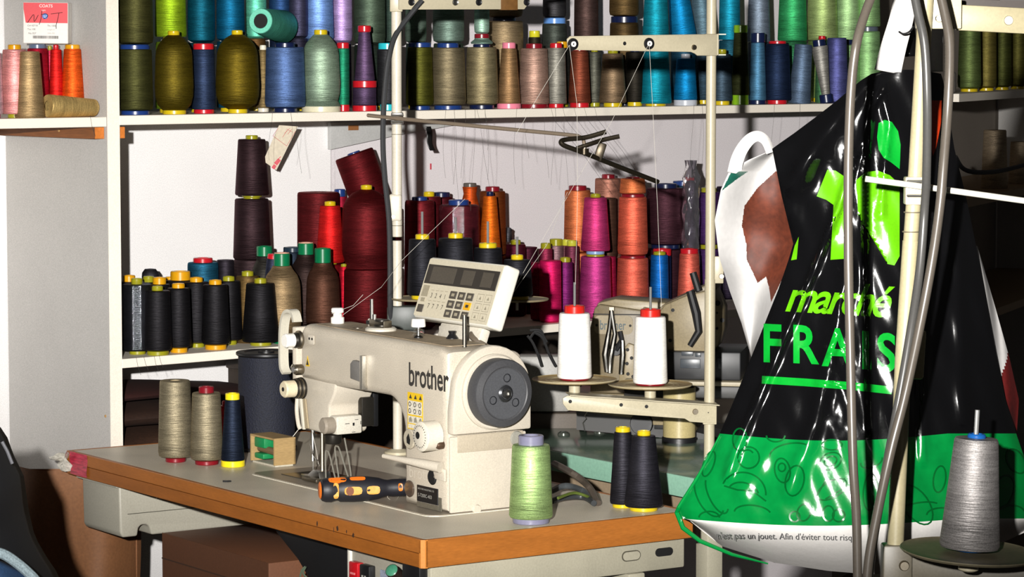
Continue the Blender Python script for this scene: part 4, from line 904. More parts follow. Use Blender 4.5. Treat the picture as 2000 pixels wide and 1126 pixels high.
for c in list(wb_.children):
    if c.name.startswith('side'): bpy.data.objects.remove(c)
MB().box((-d_ + tt, .004, 0), (-tt, w2_ - tt, tt)).build('board', mat('pale_card', '#b8b2a0', .6), wb_, smooth=False)
MB().box((-d_ + .006, .006, h_ * .55), (-.055, .040, h_ - .006), bev=.003).build('green_scrap', mat('green_card', '#0d7a44', .5), wb_)
MB().box((-d_ + .006, .006, tt + .006), (-.060, .036, .022), bev=.003).build('green_scrap', mat('green_card', '#0d7a44', .5), wb_)
MB().tube([(-d_ + .012, .018, .031), (-.02, .018, .029)], .008, 12).build('bobbin_stub', mat('brown_stub', '#6a543a', .5), wb_)
# red glossy cone end and white tag behind the taupe cones
q = P(440, 770, 6.55); 
t = cone(Mv(q.x, q.y, ZT + .0005), .112, .020, .015, '#c01a1c', 'glossy red cone half hidden behind the taupe cones on the table', cap=RED, base=RED, group='thread cones on the sewing table', gloss=.6)
q = PZ(443, 941, ZT); tag(MB().prism([(-.008, -.002), (.002, -.004), (.009, .001), (.006, .004), (-.003, .002), (-.009, .004)], ZT + .0005, ZT + .0035, Mv(q.x, q.y, 0)).build('fabric_scrap', mat('black_scrap', '#111111', .8)), 'tiny black scrap lying on the table top', 'scrap')
# ratchet screwdriver with orange grips
a0 = PZ(624, 957, ZT + .026); a1 = PZ(790, 951, ZT + .026); ln = (a1 - a0).length
TD = thing('screwdriver', 'black screwdriver handle with orange grip inserts lying on the table', 'screwdriver', frame(Vector((a0.x, a0.y, ZT + .0262)), (a1 - a0), Vector((-(a1 - a0).y, (a1 - a0).x, 0))) @ Matrix.Diagonal((1.12, 1.28, 1.28, 1)))
HX = Rt(90, 'Y')
MB().lathe([(0, 0), (.012, .001), (.0165, .004), (.0185, .010), (.0190, .020), (.0165, .028), (.0165, .032), (.019, .036), (.0198, .06), (.0192, .085), (.0165, .105), (.0135, .115), (.0125, .122), (.0135, .130), (.0135, ln), (0, ln)], HX, 28).build('handle', mat('grip_black', '#16161d', .5, var=.1), TD)
ORG = mat('grip_orange', '#e8741a', .45, var=.06); ORP = mat('grip_orange_worn', '#cf9440', .5, var=.15, vscale=200)
MB().lathe([(0, -.0008), (.011, -.0006), (.0135, .0012)], HX, 24).build('end_cap', ORG, TD)
def inset(xc, ang, lx, wy, m, r=.0199):
    vs = []; fs = []; n = 12; 
    for k in range(n):
        a = 2 * math.pi * k / n; sxx = abs(math.cos(a)) ** .6 * (1 if math.cos(a) > 0 else -1); syy = abs(math.sin(a)) ** .6 * (1 if math.sin(a) > 0 else -1)
        th = math.radians(ang) + syy * wy / r
        for rr_ in (r - .003, r + .0007): vs.append((xc + sxx * lx, -rr_ * math.cos(th), rr_ * math.sin(th)))
    for k in range(n): fs.append((2 * k, 2 * ((k + 1) % n), 2 * ((k + 1) % n) + 1, 2 * k + 1))
    fs.append(tuple(2 * k + 1 for k in range(n)))
    MB().add(vs, fs).build('grip_insert', m, TD, smooth=False)
inset(.026, 2, .005, .013, ORP, .0185); inset(.056, 0, .016, .0065, ORP); inset(.092, 0, .012, .0065, ORP, .0190)
inset(.030, 62, .016, .006, ORG, .0188); inset(.066, 62, .014, .004, ORG, .0199); inset(.142, 10, .004, .006, ORG, .0135)
MB().lathe([(.007, 0), (.007, .001), (0, .001)], Mv(.050, -.0200, .0) @ Rt(90, 'X'), 14).build('grip_button', mat('grip_brown', '#6d3a1c', .5), TD)
# loop of loose thread on it
q = lambda x, y, z: PZ(x, y, ZT + z)
tag(MB().tube(smooth_path([q(762, 975, .002), q(757, 968, .01), q(768, 948, .03), q(778, 934, .04), q(788, 934, .03), q(786, 950, .02), q(777, 972, .004), q(770, 980, .002), q(766, 975, .002)], 5), .0006, 5).build('thread_loop', mat('loose_thread', '#a09a8a', .6)), 'thin loop of loose thread lying over the screwdriver tip', 'thread')
# bundle of grey cables behind the lime cone
for i, (pts, r, c, lab) in enumerate((
        (((1083, 905, .06), (1120, 925, .06), (1150, 950, .03), (1168, 982, .006)), .007, '#453d35', 'brownish cable curving down behind the lime cone'),
        (((1078, 958, .012), (1105, 948, .03), (1140, 958, .014), (1165, 978, .008)), .006, '#3f4345', 'grey cable lying behind the lime cone, upper'),
        (((1078, 978, .010), (1105, 970, .014), (1140, 970, .012), (1160, 982, .008)), .006, '#2c2f31', 'dark grey cable lying behind the lime cone, lower'),
        (((1090, 972, .022), (1120, 962, .026), (1145, 968, .018), (1156, 974, .008)), .003, '#4c5a22', 'thin green cable among the grey ones behind the lime cone'))):
    tag(MB().tube(smooth_path([PZ(x, y, ZT + z) for (x, y, z) in pts], 6), r, 10).build('cable', mat('cable_' + c.strip('#'), c, .45)), lab, 'cable', 'cables behind the lime cone')

# ================================================================== under the table
PC = TM
ctl = thing('switch_box', 'grey control box with red and black push buttons under the table edge', 'switch box', TM)
gx0 = TMI @ P(662, 1100, 5.75); 
MB().box((-.40, .085, -.155), (-.10, .125, -TT - .001), bev=.007, seg=3).build('case', mat('switch_grey', '#9d988a', .4, var=.08, vscale=250), ctl)
MB().box((-.402, .080, -.152), (-.388, .128, -TT - .002), bev=.005, seg=3).build('bright_edge', mat('switch_edge', '#cfcbc0', .35), ctl)
b1 = MB().box((-.378, .070, -.150), (-.345, .086, -.098), bev=.003).build('red_button', mat('button_red', '#b3131c', .35), ctl)
MB().box((-.370, .0688, -.122), (-.353, .0702, -.118)).build('button_mark', mat('button_pale', '#d87a7c', .4), b1, smooth=False)
b2 = MB().box((-.338, .070, -.150), (-.302, .086, -.098), bev=.003).build('black_button', BLACKP, ctl)
for k in (0, 1): MB().box((-.328 + .010 * k, .0688, -.130), (-.324 + .010 * k, .0702, -.118)).build('button_mark', PALE, b2, smooth=False)
MB().box((-.282, .083, -.150), (-.250, .0852, -.102)).build('print_label', mat('label_bluegrey', '#8d94a4', .5, var=.3, vscale=200), ctl, smooth=False)
# black belt cover and motor
mo = thing('motor', 'black motor housing hanging under the middle of the table', 'motor', TM)
MB().prism([(-.795, -TT - .001), (-.40, -TT - .001), (-.40, -.26), (-.50, -.30), (-.58, -.22), (-.68, -.145), (-.77, -.10)], -.30, -.13, XZ, bev=.006).build('belt_cover', mat('motor_black', '#121214', .55, var=.15), mo)
MB().lathe([(0, 0), (.085, 0), (.09, .01), (.09, .15), (.08, .17), (0, .17)], Mv(-.62, .36, -.22) @ Rt(90, 'X'), 32).build('motor_body', mat('motor_grey', '#8d897c', .5), mo)
kn = thing('knee_lever', 'dark rod end with green cap sticking out under the table corner', 'lever', TM)
q0 = TMI @ P(765, 1113, 5.46); q1 = TMI @ P(800, 1150, 5.52)
MB().tube([q0, q0.lerp(q1, .25), q1], [.013, .014, .014], 18).build('rod', mat('rod_dark', '#2a211d', .35), kn)
dd = (q0 - q1).normalized()
MB().lathe([(0, .003), (.009, .002), (.012, 0)], Mv(*(q0 + dd * .0005)) @ dd.to_track_quat('Z', 'Y').to_matrix().to_4x4(), 20).build('green_cap', mat('lever_green', '#3f7f63', .3), kn)
MB().box((-.09, .012, -.115), (-.03, .05, -TT - .001), bev=.003).build('bracket', BLACKP, kn)
# thin wires under the table
tag(MB().tube(smooth_path([P(586, 1126, 5.9), P(590, 1112, 5.9), P(597, 1106, 5.9), P(592, 1118, 5.9), P(600, 1128, 5.9)], 6), .002, 6).build('wire', mat('wire_green', '#4d5a48', .5)), 'thin greenish wire hanging under the table', 'wire')
# pedal plate / grey stand panel
pn = thing('stand_panel', 'grey painted stand panel below the table seen under the black motor', 'panel', TM)
MB().box((-.78, .46, -.70), (-.40, .48, -.10), bev=.004).build('panel', frm, pn)
MB().box((-.70, .455, -.70), (-.64, .46, -.10)).build('rib', mat('stand_rib', '#8c8878', .5), pn, smooth=False)
# brown paper sack, cardboard box, dark clothes at the lower left
SK = mat('kraft_paper', '#7d5231', .7, var=.12, vscale=160, blot=.15, blscale=5, bump=.2, bscale=14)
_q = P(140, 1100, 6.70); sk = thing('paper_sack', 'big brown paper sack on the floor at the left of the table', 'sack', (_q.x, _q.y, 0))
Yk = 6.72
def sackf(u, v):
    y = 905 + 560 * v + 14 * math.sin(u * 5) * (1 - v); x = 18 + 250 * u + (10 * math.sin(v * 5)) - 8 * v
    dpt = Yk - .10 * math.sin(math.pi * u) ** .7 - .02 * math.sin(u * 9 + v * 4) - .02 * math.sin(v * 8 + u * 3)
    return sk.matrix_world.inverted() @ P(x, y, dpt)
bpy.context.view_layer.update()
MB().grid(24, 24, sackf).build('front', SK, sk, ang=80)
MB().grid(12, 10, lambda u, v: sk.matrix_world.inverted() @ P(18 + 250 * u, 915 + 540 * v, Yk + .03 * math.sin(math.pi * u))).build('back', SK, sk, ang=80)
bx = thing('cardboard_box', 'brown cardboard box on the floor under the table', 'box', TM)
CB = mat('cardboard', '#6b4127', .7, var=.1, vscale=200, blot=.1, blscale=5)
z_ = -.16
def cbp(x, y, Y): return TMI @ P(x, y, Y)
MB().box((-1.25, .12, -.7495), (-.78, .38, -.165), bev=.003).build('box_body', CB, bx)
MB().box((-1.25, .1185, -.40), (-.78, .1198, -.165)).build('flap', mat('cardboard_dark', '#55331e', .7, var=.1, vscale=200), bx, smooth=False)
MB().box((-1.25, .117, -.222), (-.78, .1184, -.2195)).build('crease', mat('cardboard_crease', '#3b2415', .8), bx, smooth=False)
# dark jacket over a chair back and blue jeans at the left edge, close to the camera
jk = thing('jacket', 'black jacket hanging at the lower left picture edge', 'jacket', PZ(-40, 1700, .0))
bpy.context.view_layer.update(); JI = jk.matrix_world.inverted()
Yj = 4.9
def jfr(u, v):
    yv = 820 + 480 * v
    prof_ = [(820, -20), (850, 6), (890, 20), (930, 40), (960, 44), (1000, 50), (1050, 62), (1090, 85), (1126, 110), (1300, 150)]
    for (ya, xa), (yb_, xb) in zip(prof_, prof_[1:]):
        if ya <= yv <= yb_: xr = xa + (xb - xa) * (yv - ya) / (yb_ - ya); break
    x = -150 + (xr + 150) * u
    return JI @ P(x, yv, Yj - .10 * math.cos(u * 1.5) + .012 * math.sin(v * 22 + u * 6) + .10 * u ** 6)
MB().grid(16, 26, jfr).build('cloth', mat('jacket_black', '#0c0c10', .75, var=.2, vscale=300), jk, ang=80, solid=.012)
MB().tube([JI @ P(4, 862, Yj - .02), JI @ P(14, 880, Yj - .02), JI @ P(24, 905, Yj - .02)], .003, 8).build('zip_edge', mat('zip_grey', '#5a5a5e', .4), jk)
je = thing('jeans', 'folded blue jeans with frayed hem at the bottom left corner', 'jeans', PZ(-40, 1700, 0))
JE = mat('denim', '#27456a', .8, var=.3, vscale=350, stretch=(1, 1, 3)); JEH = mat('denim_hem', '#8fa0a6', .85, var=.35, vscale=350)
def jnf(u, v):
    yv = 1072 + 14 * v * 10; x = -90 + 150 * u
    y = 1072 + 52 * u ** 1.2 + 130 * v
    return JI @ P(x, y, Yj - .17 + .02 * math.sin(u * 8) - .03 * math.sin(math.pi * min(1, v * 1.5)))
MB().grid(20, 14, jnf, matfn=None).build('cloth', JE, je, ang=80, solid=.01)
hemp = smooth_path([JI @ P(-30, 1074, Yj - .19), JI @ P(5, 1081, Yj - .19), JI @ P(35, 1100, Yj - .185), JI @ P(62, 1124, Yj - .18), JI @ P(75, 1140, Yj - .175)], 6)
MB().tube(hemp, .0085, 10).build('hem', JEH, je)

# stuff below the lower shelf behind the table: pile of brown leather pieces on the lowest shelf
LG = 'folded brown leather sheets under the lower shelf'
for i, (t_in, za, zb_, h0, col, lab) in enumerate((
        (.03, .622, .680, .02, '#5a3520', 'brown leather sheet at the bottom of the pile under the lower shelf'),
        (.05, .682, .748, .03, '#3d281c', 'dark brown folded leather in the pile under the lower shelf'),
        (.06, .750, .806, .03, '#33221a', 'darker brown folded leather higher in the pile under the lower shelf'),
        (.10, .808, .846, .02, '#3a1f1c', 'reddish brown folded leather on top of the pile under the lower shelf'))):
    x0_, x1_ = .03, .50
    def lf(u, v, za=za, zb_=zb_, t_in=t_in, i=i):
        x = x0_ + (x1_ - x0_) * u; th = 2 * math.pi * v
        zc = (za + zb_) / 2 + .008 * math.sin(u * 4.2) - .016 * u
        hh_ = (zb_ - za) / 2
        return (x, t_in + .15 + (.15 + .01 * math.sin(u * 9 + i * 2)) * math.cos(th), max(.6205, zc + hh_ * math.sin(th)) )
    o = MB().grid(18, 20, lf).build('leather_sheet', mat('leather_' + str(i), col, .6, var=.2, vscale=150, blot=.25, blscale=9))
    o.matrix_world = SHM; tag(o, lab, 'leather', LG)
q0 = SH(.02, -.0, 0)
# dark storage boxes on the lowest shelf behind the machine
for i, (xa, xb, h_, c) in enumerate(((.60, 1.02, .27, '#33281f'), (1.035, 1.46, .28, '#2a231d'), (1.475, 1.90, .26, '#3a2f26'))):
    o = thing('storage_box', ('left one', 'middle one', 'right one')[i] + ' of the dark brown boxes on the lowest shelf behind the machine', 'box', SHM, 'dark boxes on the lowest shelf')
    MB().box((xa, .05, .6205), (xb, .40, .62 + h_ - .03), bev=.004).build('box_body', mat('dark_box_%d' % i, c, .7, var=.15, vscale=150), o)
    MB().box((xa - .004, .046, .62 + h_ - .05), (xb + .004, .404, .62 + h_), bev=.004).build('box_lid', mat('dark_box_lid_%d' % i, c, .65, var=.15, vscale=150), o)
pb = MB().box((.03, -.02, .6205), (.36, .02, .632)).build('wood_strip', mat('strip_wood', '#8a5a35', .6, var=.2, vscale=60)); pb.matrix_world = SHM @ Mv(0, .0, .075) @ Rt(9, 'Y'); tag(pb, 'sloping brown board edge below the leather pile', 'board')
# ================================================================== thread stand 1: pole behind the machine
def pole_stand(name, label, top, bot, r, m=CREAM2):
    t = thing(name, label, 'thread stand', bot)
    bpy.context.view_layer.update()
    return t, t.matrix_world.inverted()
S1Y = 6.5
b1 = P(776, 600, S1Y); b1.z = ZT + .0005
st1, I1 = pole_stand('thread_stand', 'cream thread stand pole with four black cones behind the sewing machine', None, b1, .011)
def L1(x, y, Y=S1Y): return I1 @ P(x, y, Y)
zt = (CAM + ray(776, -40) * S1Y).z
MB().tube([(0, 0, 0), (0, 0, (CAM + ray(776, 470) * S1Y).z - ZT)], .0105, 20).build('pole', POLEW, st1)
MB().tube([(0, 0, (CAM + ray(776, 462) * S1Y).z - ZT), (0, 0, zt - ZT)], .0112, 20).build('pole', POLEW, st1)
MB().lathe([(.03, 0), (.03, .006), (.014, .012)], None, 24).build('foot', CREAM, st1)
sl = MB().box((-.016, -.0135, -.030), (.0125, .013, .030), Mv(*L1(774, 405)), bev=.006, seg=3).build('sleeve', POLEW, st1)
for y in (392, 422):
    q = L1(769, y); MB().lathe([(0, .003), (.0045, .003), (.005, 0)], Mv(q.x, q.y - .0135, q.z) @ Rt(90, 'X'), 14).build('screw', DSTEEL, sl)
for y in (262, 440, 462):
    q = L1(776, y); MB().lathe([(.0114, -.0006), (.01165, 0), (.0114, .0006)], Mv(0, 0, q.z), 20).build('score_line', mat('score', '#57503f', .6), st1)
# bracket with four discs along the machine direction
zp = 1.09 - ZT
dr = Vector((.995, -.10, 0))
GB2 = 'black cones on the pins of the left thread stand'
def disc(par, M, r=.075, m=CREAM, rim=True):
    d_ = MB().lathe([(0, 0), (.018, 0), (r * .75, .0016), (r * .97, .0022), (r, .0048), (r - .001, .0062), (r * .96, .0046), (r * .7, .0036), (0, .0036)], M, 44).build('disc', m, par)
    return d_
def pin_at(x, Y): return None
pl_z = []
bar0 = Vector((0, 0, zp - .03)); bar1 = bar0 + dr * .52
MB().box((0, -.006, -.012), (.22, .006, .012), frame(bar0, dr, Vector((-dr.y, dr.x, 0))), bev=.002).build('disc_bar', CREAM, st1)
tone = (TM.to_3x3() @ Vector((0, 1, 0)))
DTAN = mat('disc_tan', '#8d8064', .5, var=.12, vscale=150, blot=.15, blscale=30)
for (xc, ytop, capw, pint, wb_, wt_, lab) in ((825, 457, 27, 413, 60, 52, 'black cone on the left thread stand, nearest the pole'), (890, 455, 29, 424, 74, 66, 'black cone on the left thread stand, second from the pole'),
                                            (953, 474, 35, 432, 62, 54, 'black cone on the left thread stand, third from the pole'), (1010, 497, 24, 462, 62, 52, 'black cone on the left thread stand, furthest from the pole')):
    k = (xc - 1000.0) / F; w0 = b1; a = w0.x - k * (w0.y * CT + (CZ - 1.10) * ST); s_ = -a / (dr.x - k * dr.y * CT)
    off = dr * s_
    disc(st1, Mv(off.x, off.y, zp), .07, DTAN)
    wp = Vector((b1.x, b1.y, ZT)) + off + Vector((0, 0, zp + .0041))
    px = PX(wp); H = (CAM + ray(xc, ytop) * wp.y).z - wp.z
    tp_ = (CAM + ray(xc, pint) * wp.y).z - b1.z
    MB().tube([(off.x, off.y, zp - .02), (off.x, off.y, tp_)], .0028, 8).build('pin', PIN, st1)
    cone(Mv(*wp), H, wb_ / 2 / px, wt_ / 2 / px, '#1b1b1f', lab, cap=YEL, base=YEL, group=GB2, rc=capw / 2 / px, hc=.010)
# clamp block and red knob at the pole foot
MB().box((-.022, -.02, zp - .065), (.05, .02, zp - .012), bev=.004).build('clamp_block', mat('clamp_grey', '#3a3f3b', .45, var=.2, vscale=100), st1)
MB().lathe([(0, 0), (.012, 0), (.012, .018), (0, .018)], Mv(.05, -.012, zp - .078) @ Rt(90, 'X'), 16).build('clamp_knob', mat('knob_red', '#8f1a20', .4), st1)
MB().box((-.05, .0, zp - .10), (.06, .03, zp - .066), bev=.004).build('clamp_foot', mat('clamp_dark', '#2f322f', .5), st1)
# top bracket bar
tb0 = L1(784, 2); drB = TM.to_3x3() @ Vector((0, 1, 0))
def bar(par, p0, p1, h, th, m, name='bracket_bar', endr=True):
    d_ = (p1 - p0); ln_ = d_.length; M = frame(p0, d_, Vector((0, 0, 1)))         # x along, y up
    pts = [(0, -h / 2), (ln_ - h * .35, -h / 2), (ln_, -h * .1), (ln_, h * .2), (ln_ - h * .2, h / 2), (0, h / 2)]
    return MB().prism(pts, -th / 2, th / 2, M, bev=.0015).build(name, m, par), M, ln_
o, M, ln_ = bar(st1, L1(778, -1, S1Y - .014), L1(1034, -1, S1Y + .16), .044, .008, CREAM2)
for f_ in (.09, .42, .60, .97):
    MB().lathe([(0, .002), (.0035, .002), (.006, .0035), (.0075, .002), (.008, 0)], M @ Mv(ln_ * f_, -.006, .0042), 18).build('eyelet', BLACKP if f_ != .42 else STEEL, o)
tpe = MB().box((ln_ * .77, -.0235, -.0055), (ln_ * .90, .0235, .0055), M, bev=.001).build('brown_tape', mat('brown_tape', '#6b4a26', .4, var=.2, vscale=80), o)
MB().box((ln_ * .93, -.004, -.004), (ln_ * 1.14, .006, .004), M @ Rt(4, 'Z'), bev=.002).build('wood_stick', mat('stick_wood', '#b89c6c', .6), o)
MB().box((-.014, -.0135, -.026), (.014, .0135, .03), Mv(0, 0, L1(776, 0).z), bev=.003).build('top_clamp', CREAM2, st1)
# thread guide rod with bent end
rod = [L1(719, 225, 6.52), L1(775, 231, 6.43), L1(950, 248, 6.35), L1(1100, 262, 6.28), L1(1128, 265, 6.26), L1(1139, 270, 6.255), L1(1142, 285, 6.25), L1(1142, 300, 6.25)]
gr = MB().tube(rod, .0042, 12).build('guide_rod', mat('rod_steel', '#9c8b78', .28, metal=.55, var=.08), st1)
MB().box((-.013, -.016, -.013), (.013, .012, .013), Mv(*L1(776, 231)), bev=.002).build('rod_clamp', STEEL, st1)
for dy in (-6, 6):
    q = L1(776, 231 + dy, 6.43); MB().tube([q + Vector((-.012, 0, 0)), q + Vector((-.012, -.006, 0)), q + Vector((.012, -.006, 0)), q + Vector((.012, 0, 0))], .0022, 8).build('u_bolt', STEEL, st1)
DK = mat('dark_wire', '#3d362b', .35, metal=.8)
def wire(pts, r, m, par, name): return MB().tube(smooth_path(pts, 5), r, 10).build(name, m, par)
wire([L1(1184, 257, 6.24), L1(1145, 268, 6.24), L1(1108, 272, 6.23), L1(1096, 276, 6.22), L1(1102, 284, 6.22), L1(1140, 298, 6.24), L1(1200, 322, 6.30), L1(1285, 355, 6.38)], .0052, DK, st1, 'thread_guide_wire')
wire([L1(1210, 266, 6.26), L1(1178, 273, 6.26), L1(1150, 282, 6.25), L1(1126, 290, 6.25)], .0050, DK, st1, 'thread_guide_wire')
MB().lathe([(.004, 0), (.010, 0), (.010, .012), (.004, .012)], Mv(*L1(1141, 301, 6.24)), 14).build('guide_collar', DK, st1)
MB().box((-.008, -.006, -.022), (.010, .006, .016), Mv(*L1(1172, 293, 6.27)) @ Rt(18, 'Y'), bev=.002).build('guide_clip', DK, st1)
# black cable running along the pole
cbp_ = [P(825, 0, 6.50), P(800, 30, 6.50), P(772, 70, 6.49), P(758, 120, 6.48), P(750, 200, 6.48), P(748, 280, 6.48), P(752, 350, 6.48), P(760, 430, 6.48), P(762, 520, 6.48), P(762, 590, 6.48), P(764, 640, 6.49)]
tag(MB().tube(smooth_path(cbp_, 6), .0062, 10).build('cable', mat('cable_charcoal', '#2b2c2e', .4)), 'charcoal cable running down beside the left cream pole', 'cable')

# ================================================================== thread stand 2: pole at the right end of the table with two white cones
S2Y = 6.2
b2 = P(1385, 900, S2Y); b2 = Vector((b2.x, b2.y, 0.0005))
st2, I2 = pole_stand('thread_stand', 'cream thread stand pole with two white cones right of the sewing machine', None, b2, .011)
def L2(x, y, Y=S2Y): return I2 @ P(x, y, Y)
MB().tube([(0, 0, 0), (0, 0, L2(1385, 1020).z)], .0085, 16).build('lower_pole', CREAM, st2)
MB().tube([(0, 0, L2(1385, 1030).z), (0, 0, L2(1385, 545).z)], .0113, 20).build('pole', CREAM2, st2)
MB().tube([(0, 0, L2(1385, 552).z), (0, 0, L2(1385, -40).z)], .0105, 20).build('upper_pole', CREAM2, st2)
MB().lathe([(.08, 0), (.08, .006), (.02, .012), (.013, .03)], None, 28).build('foot', CREAM, st2)
# clamp ear next to the joint
MB().box((.008, -.004, L2(1385, 553).z), (.028, .004, L2(1385, 500).z), bev=.002).build('clamp_ear', CREAM2, st2)
q = L2(1409, 539); MB().lathe([(0, .003), (.005, .003), (.006, 0)], Mv(q.x, -.0042, q.z) @ Rt(90, 'X'), 14).build('screw', DSTEEL, st2)
# upper bracket: plate with eyelets
P0, P1 = L2(1400, 88, S2Y - .013), L2(1107, 86, S2Y - .20)
def plate2(par, p0, p1, poly, th, m, name):
    d_ = p1 - p0; ln_ = d_.length; M = frame(p0, d_, Vector((0, 0, 1)))
    return MB().prism([(a * ln_, b_) for a, b_ in poly], -th / 2, th / 2, M, bev=.0012).build(name, m, par), M, ln_
u_ = .0011
ub, M, ln_ = plate2(st2, P0, P1, [(0, .023), (.98, .016), (1.0, .010), (.995, -.004), (.97, -.012), (.18, -.0145), (.15, -.018), (.135, -.022), (0, -.022)], .004, CREAM2, 'upper_bracket')
def face(par, M, x, y, prof_, m, name, side=-1): return MB().lathe(prof_, M @ Mv(x, y, side * .002) @ (Rt(180, 'X') if side < 0 else Matrix.Identity(4)), 20).build(name, m, par)
SD = -1 if (M.to_3x3() @ Vector((0, 0, 1))).y > 0 else 1
for f_, yv in ((.965, .0), (.465, .002)):
    e = face(ub, M, ln_ * f_, yv, [(0, .002), (.006, .002), (.0065, .004), (.0118, .003), (.0122, 0)], BLACKP, 'eyelet', SD)
    face(e, M, ln_ * f_, yv, [(.0022, .0022), (.0022, .0045), (.0056, .0045), (.0056, .002)], WHITEP, 'eyelet_bush', SD)
face(ub, M, ln_ * .625, .002, [(0, .0006), (.0036, .0006), (.004, 0)], DARK, 'bracket_hole', SD)
face(ub, M, ln_ * .16, -.005, [(0, .003), (.005, .003), (.006, 0)], DSTEEL, 'screw', SD)
MB().box((-.014, -.0145, L2(1385, 108).z), (.0145, .0135, L2(1385, 66).z), bev=.002).build('bracket_clamp', CREAM2, st2)
MB().box((.010, -.006, L2(1385, 68).z), (.030, .004, L2(1385, 66).z)).build('clamp_lip', CREAM2, st2, smooth=False)
MB().box((.010, -.006, L2(1385, 108).z), (.030, .004, L2(1385, 106).z)).build('clamp_lip', CREAM2, st2, smooth=False)
# lower bracket carrying the discs
P0, P1 = L2(1398, 806, S2Y - .013), L2(1098, 786, S2Y - .06)
lb, M, ln_ = plate2(st2, P0, P1, [(0, .021), (.97, .016), (1.0, .010), (.995, -.002), (.96, -.015), (.20, -.016), (.165, -.022), (0, -.022)], .004, CREAM, 'lower_bracket')
MB().box((0, .0185, -.03), (ln_ * .97, .0205, .002) if SD > 0 else (ln_ * .97, .0205, .03), M).build('bracket_flange', CREAM, lb, smooth=False)
for f_ in (.95, .62, .455): face(lb, M, ln_ * f_, .004, [(0, .0006), (.0034, .0006), (.0038, 0)], DARK, 'bracket_hole', SD)
face(lb, M, ln_ * .135, .0, [(0, .003), (.0055, .003), (.0065, 0)], DSTEEL, 'screw', SD)
face(lb, M, ln_ * .05, .0, [(0, .0006), (.0012, .0006), (.0012, 0)], DARK, 'bracket_hole', SD)
MB().box((-.0145, -.0145, L2(1385, 827).z), (.0145, .0145, L2(1385, 785).z), bev=.002).build('bracket_clamp', CREAM, st2)
DT2 = mat('disc_tan_near', '#937c52', .5, var=.12, vscale=150, blot=.12, blscale=30)
DRM = mat('disc_rim', '#a89c7b', .45)
for (xc, yd, yt_, pt_, lab) in ((1122, 741, 596, 551, 'white cone with red cap on the right thread stand, left of the two'), (1270, 751, 603, 560, 'white cone with red cap on the right thread stand, right of the two')):
    f_ = (xc - 1398) / (1098 - 1398); pw = P0.lerp(P1, f_); Yd = (st2.matrix_world @ pw).y + .03
    q = L2(xc, yd, Yd)
    dsk = disc(st2, Mv(q.x, q.y, q.z - .004), .0885, DT2)
    MB().lathe([(.0875, .0035), (.0890, .005), (.0885, .0068), (.087, .0058)], Mv(q.x, q.y, q.z - .004), 44).build('disc_rim', DRM, dsk)
    for rr_ in (.05, .06, .07): MB().lathe([(rr_, .0032), (rr_ + .0006, .0042), (rr_ + .0012, .0032)], Mv(q.x, q.y, q.z - .004), 44).build('disc_groove', DRM, dsk)
    MB().lathe([(.009, -.024), (.012, -.022), (.012, 0), (0, .0)], Mv(q.x, q.y, q.z - .0045), 18).build('disc_post', CREAM, st2)
    tp_ = L2(xc, pt_, Yd).z
    MB().tube([(q.x, q.y, q.z), (q.x, q.y, tp_)], .0027, 8).build('pin', PIN, st2)
    wp = st2.matrix_world @ Vector((q.x, q.y, q.z + .0004)); px = PX(wp); H = (CAM + ray(xc, yt_) * wp.y).z - wp.z
    cone(Mv(*wp), H, 68 / 2 / px, 60 / 2 / px, '#f4f1ea', lab, cap='#c02219', base=DRED, rc=20 / px, hc=.015, rB=29 / px, hb=.004, group='white cones on the right thread stand')

# ================================================================== second table and second (dark beige) machine behind
Z3 = .775
f0 = P(1190, 908, 6.2); f0.z = Z3
M3 = frame(f0, AX, BX)
glassm = mat('green_acrylic', '#5f7264', .18, spec=.5, var=.15, vscale=120, blot=.2, blscale=10)
t2 = thing('rear_table', 'sage green coated machine table behind the black cones', 'table', M3)
MB().box((-.75, 0.004, -.04), (.30, .60, 0), bev=.003).build('table_top', glassm, t2)
MB().box((-.75, 0, -.044), (.30, .004, -.001), bev=.001).build('edge_strip', mat('green_edge', '#7fa893', .35, var=.1, vscale=150), t2)
for (x, y) in ((-.62, .08), (-.62, .52), (.24, .08), (.24, .52)): MB().box((x - .02, y - .02, -Z3 + .001), (x + .02, y + .02, -.0405), bev=.003).build('leg', frm, t2)
MB().box((-.62, .07, -.14), (.24, .09, -.042)).build('apron', mat('apron_beige', '#8f7d66', .6, var=.1, vscale=100), t2, smooth=False)
M3I = M3.inverted()
for (x, y) in ((1101, 849), (1171, 845)):
    q = M3I @ PZ(x, y, Z3); MB().lathe([(.014, 0), (.013, .005), (.007, .009), (0, .010)], Mv(q.x, q.y, 0), 20).build('bolt_head', mat('bolt_grey', '#6a6f66', .2, metal=.7), t2)
# upright white strip between the cones and table
q = M3I @ P(1184, 950, 6.15); MB().box((q.x - .004, -.012, -.11), (q.x + .004, -.002, .04)).build('edge_post', WHITEP, t2, smooth=False)
MB2 = mat('old_machine_beige', '#6b5f47', .45, spec=.4, var=.14, vscale=250, blot=.18, blscale=14)
MB2b = mat('old_machine_beige_light', '#83765a', .42, spec=.4, var=.12, vscale=250, blot=.12, blscale=14)
s2m = thing('overlock_machine', 'older beige machine with chrome levers behind the two white cones', 'sewing machine', M3)
Yo = 6.62
def L3(x, y, Y): return M3I @ P(x, y, Y)
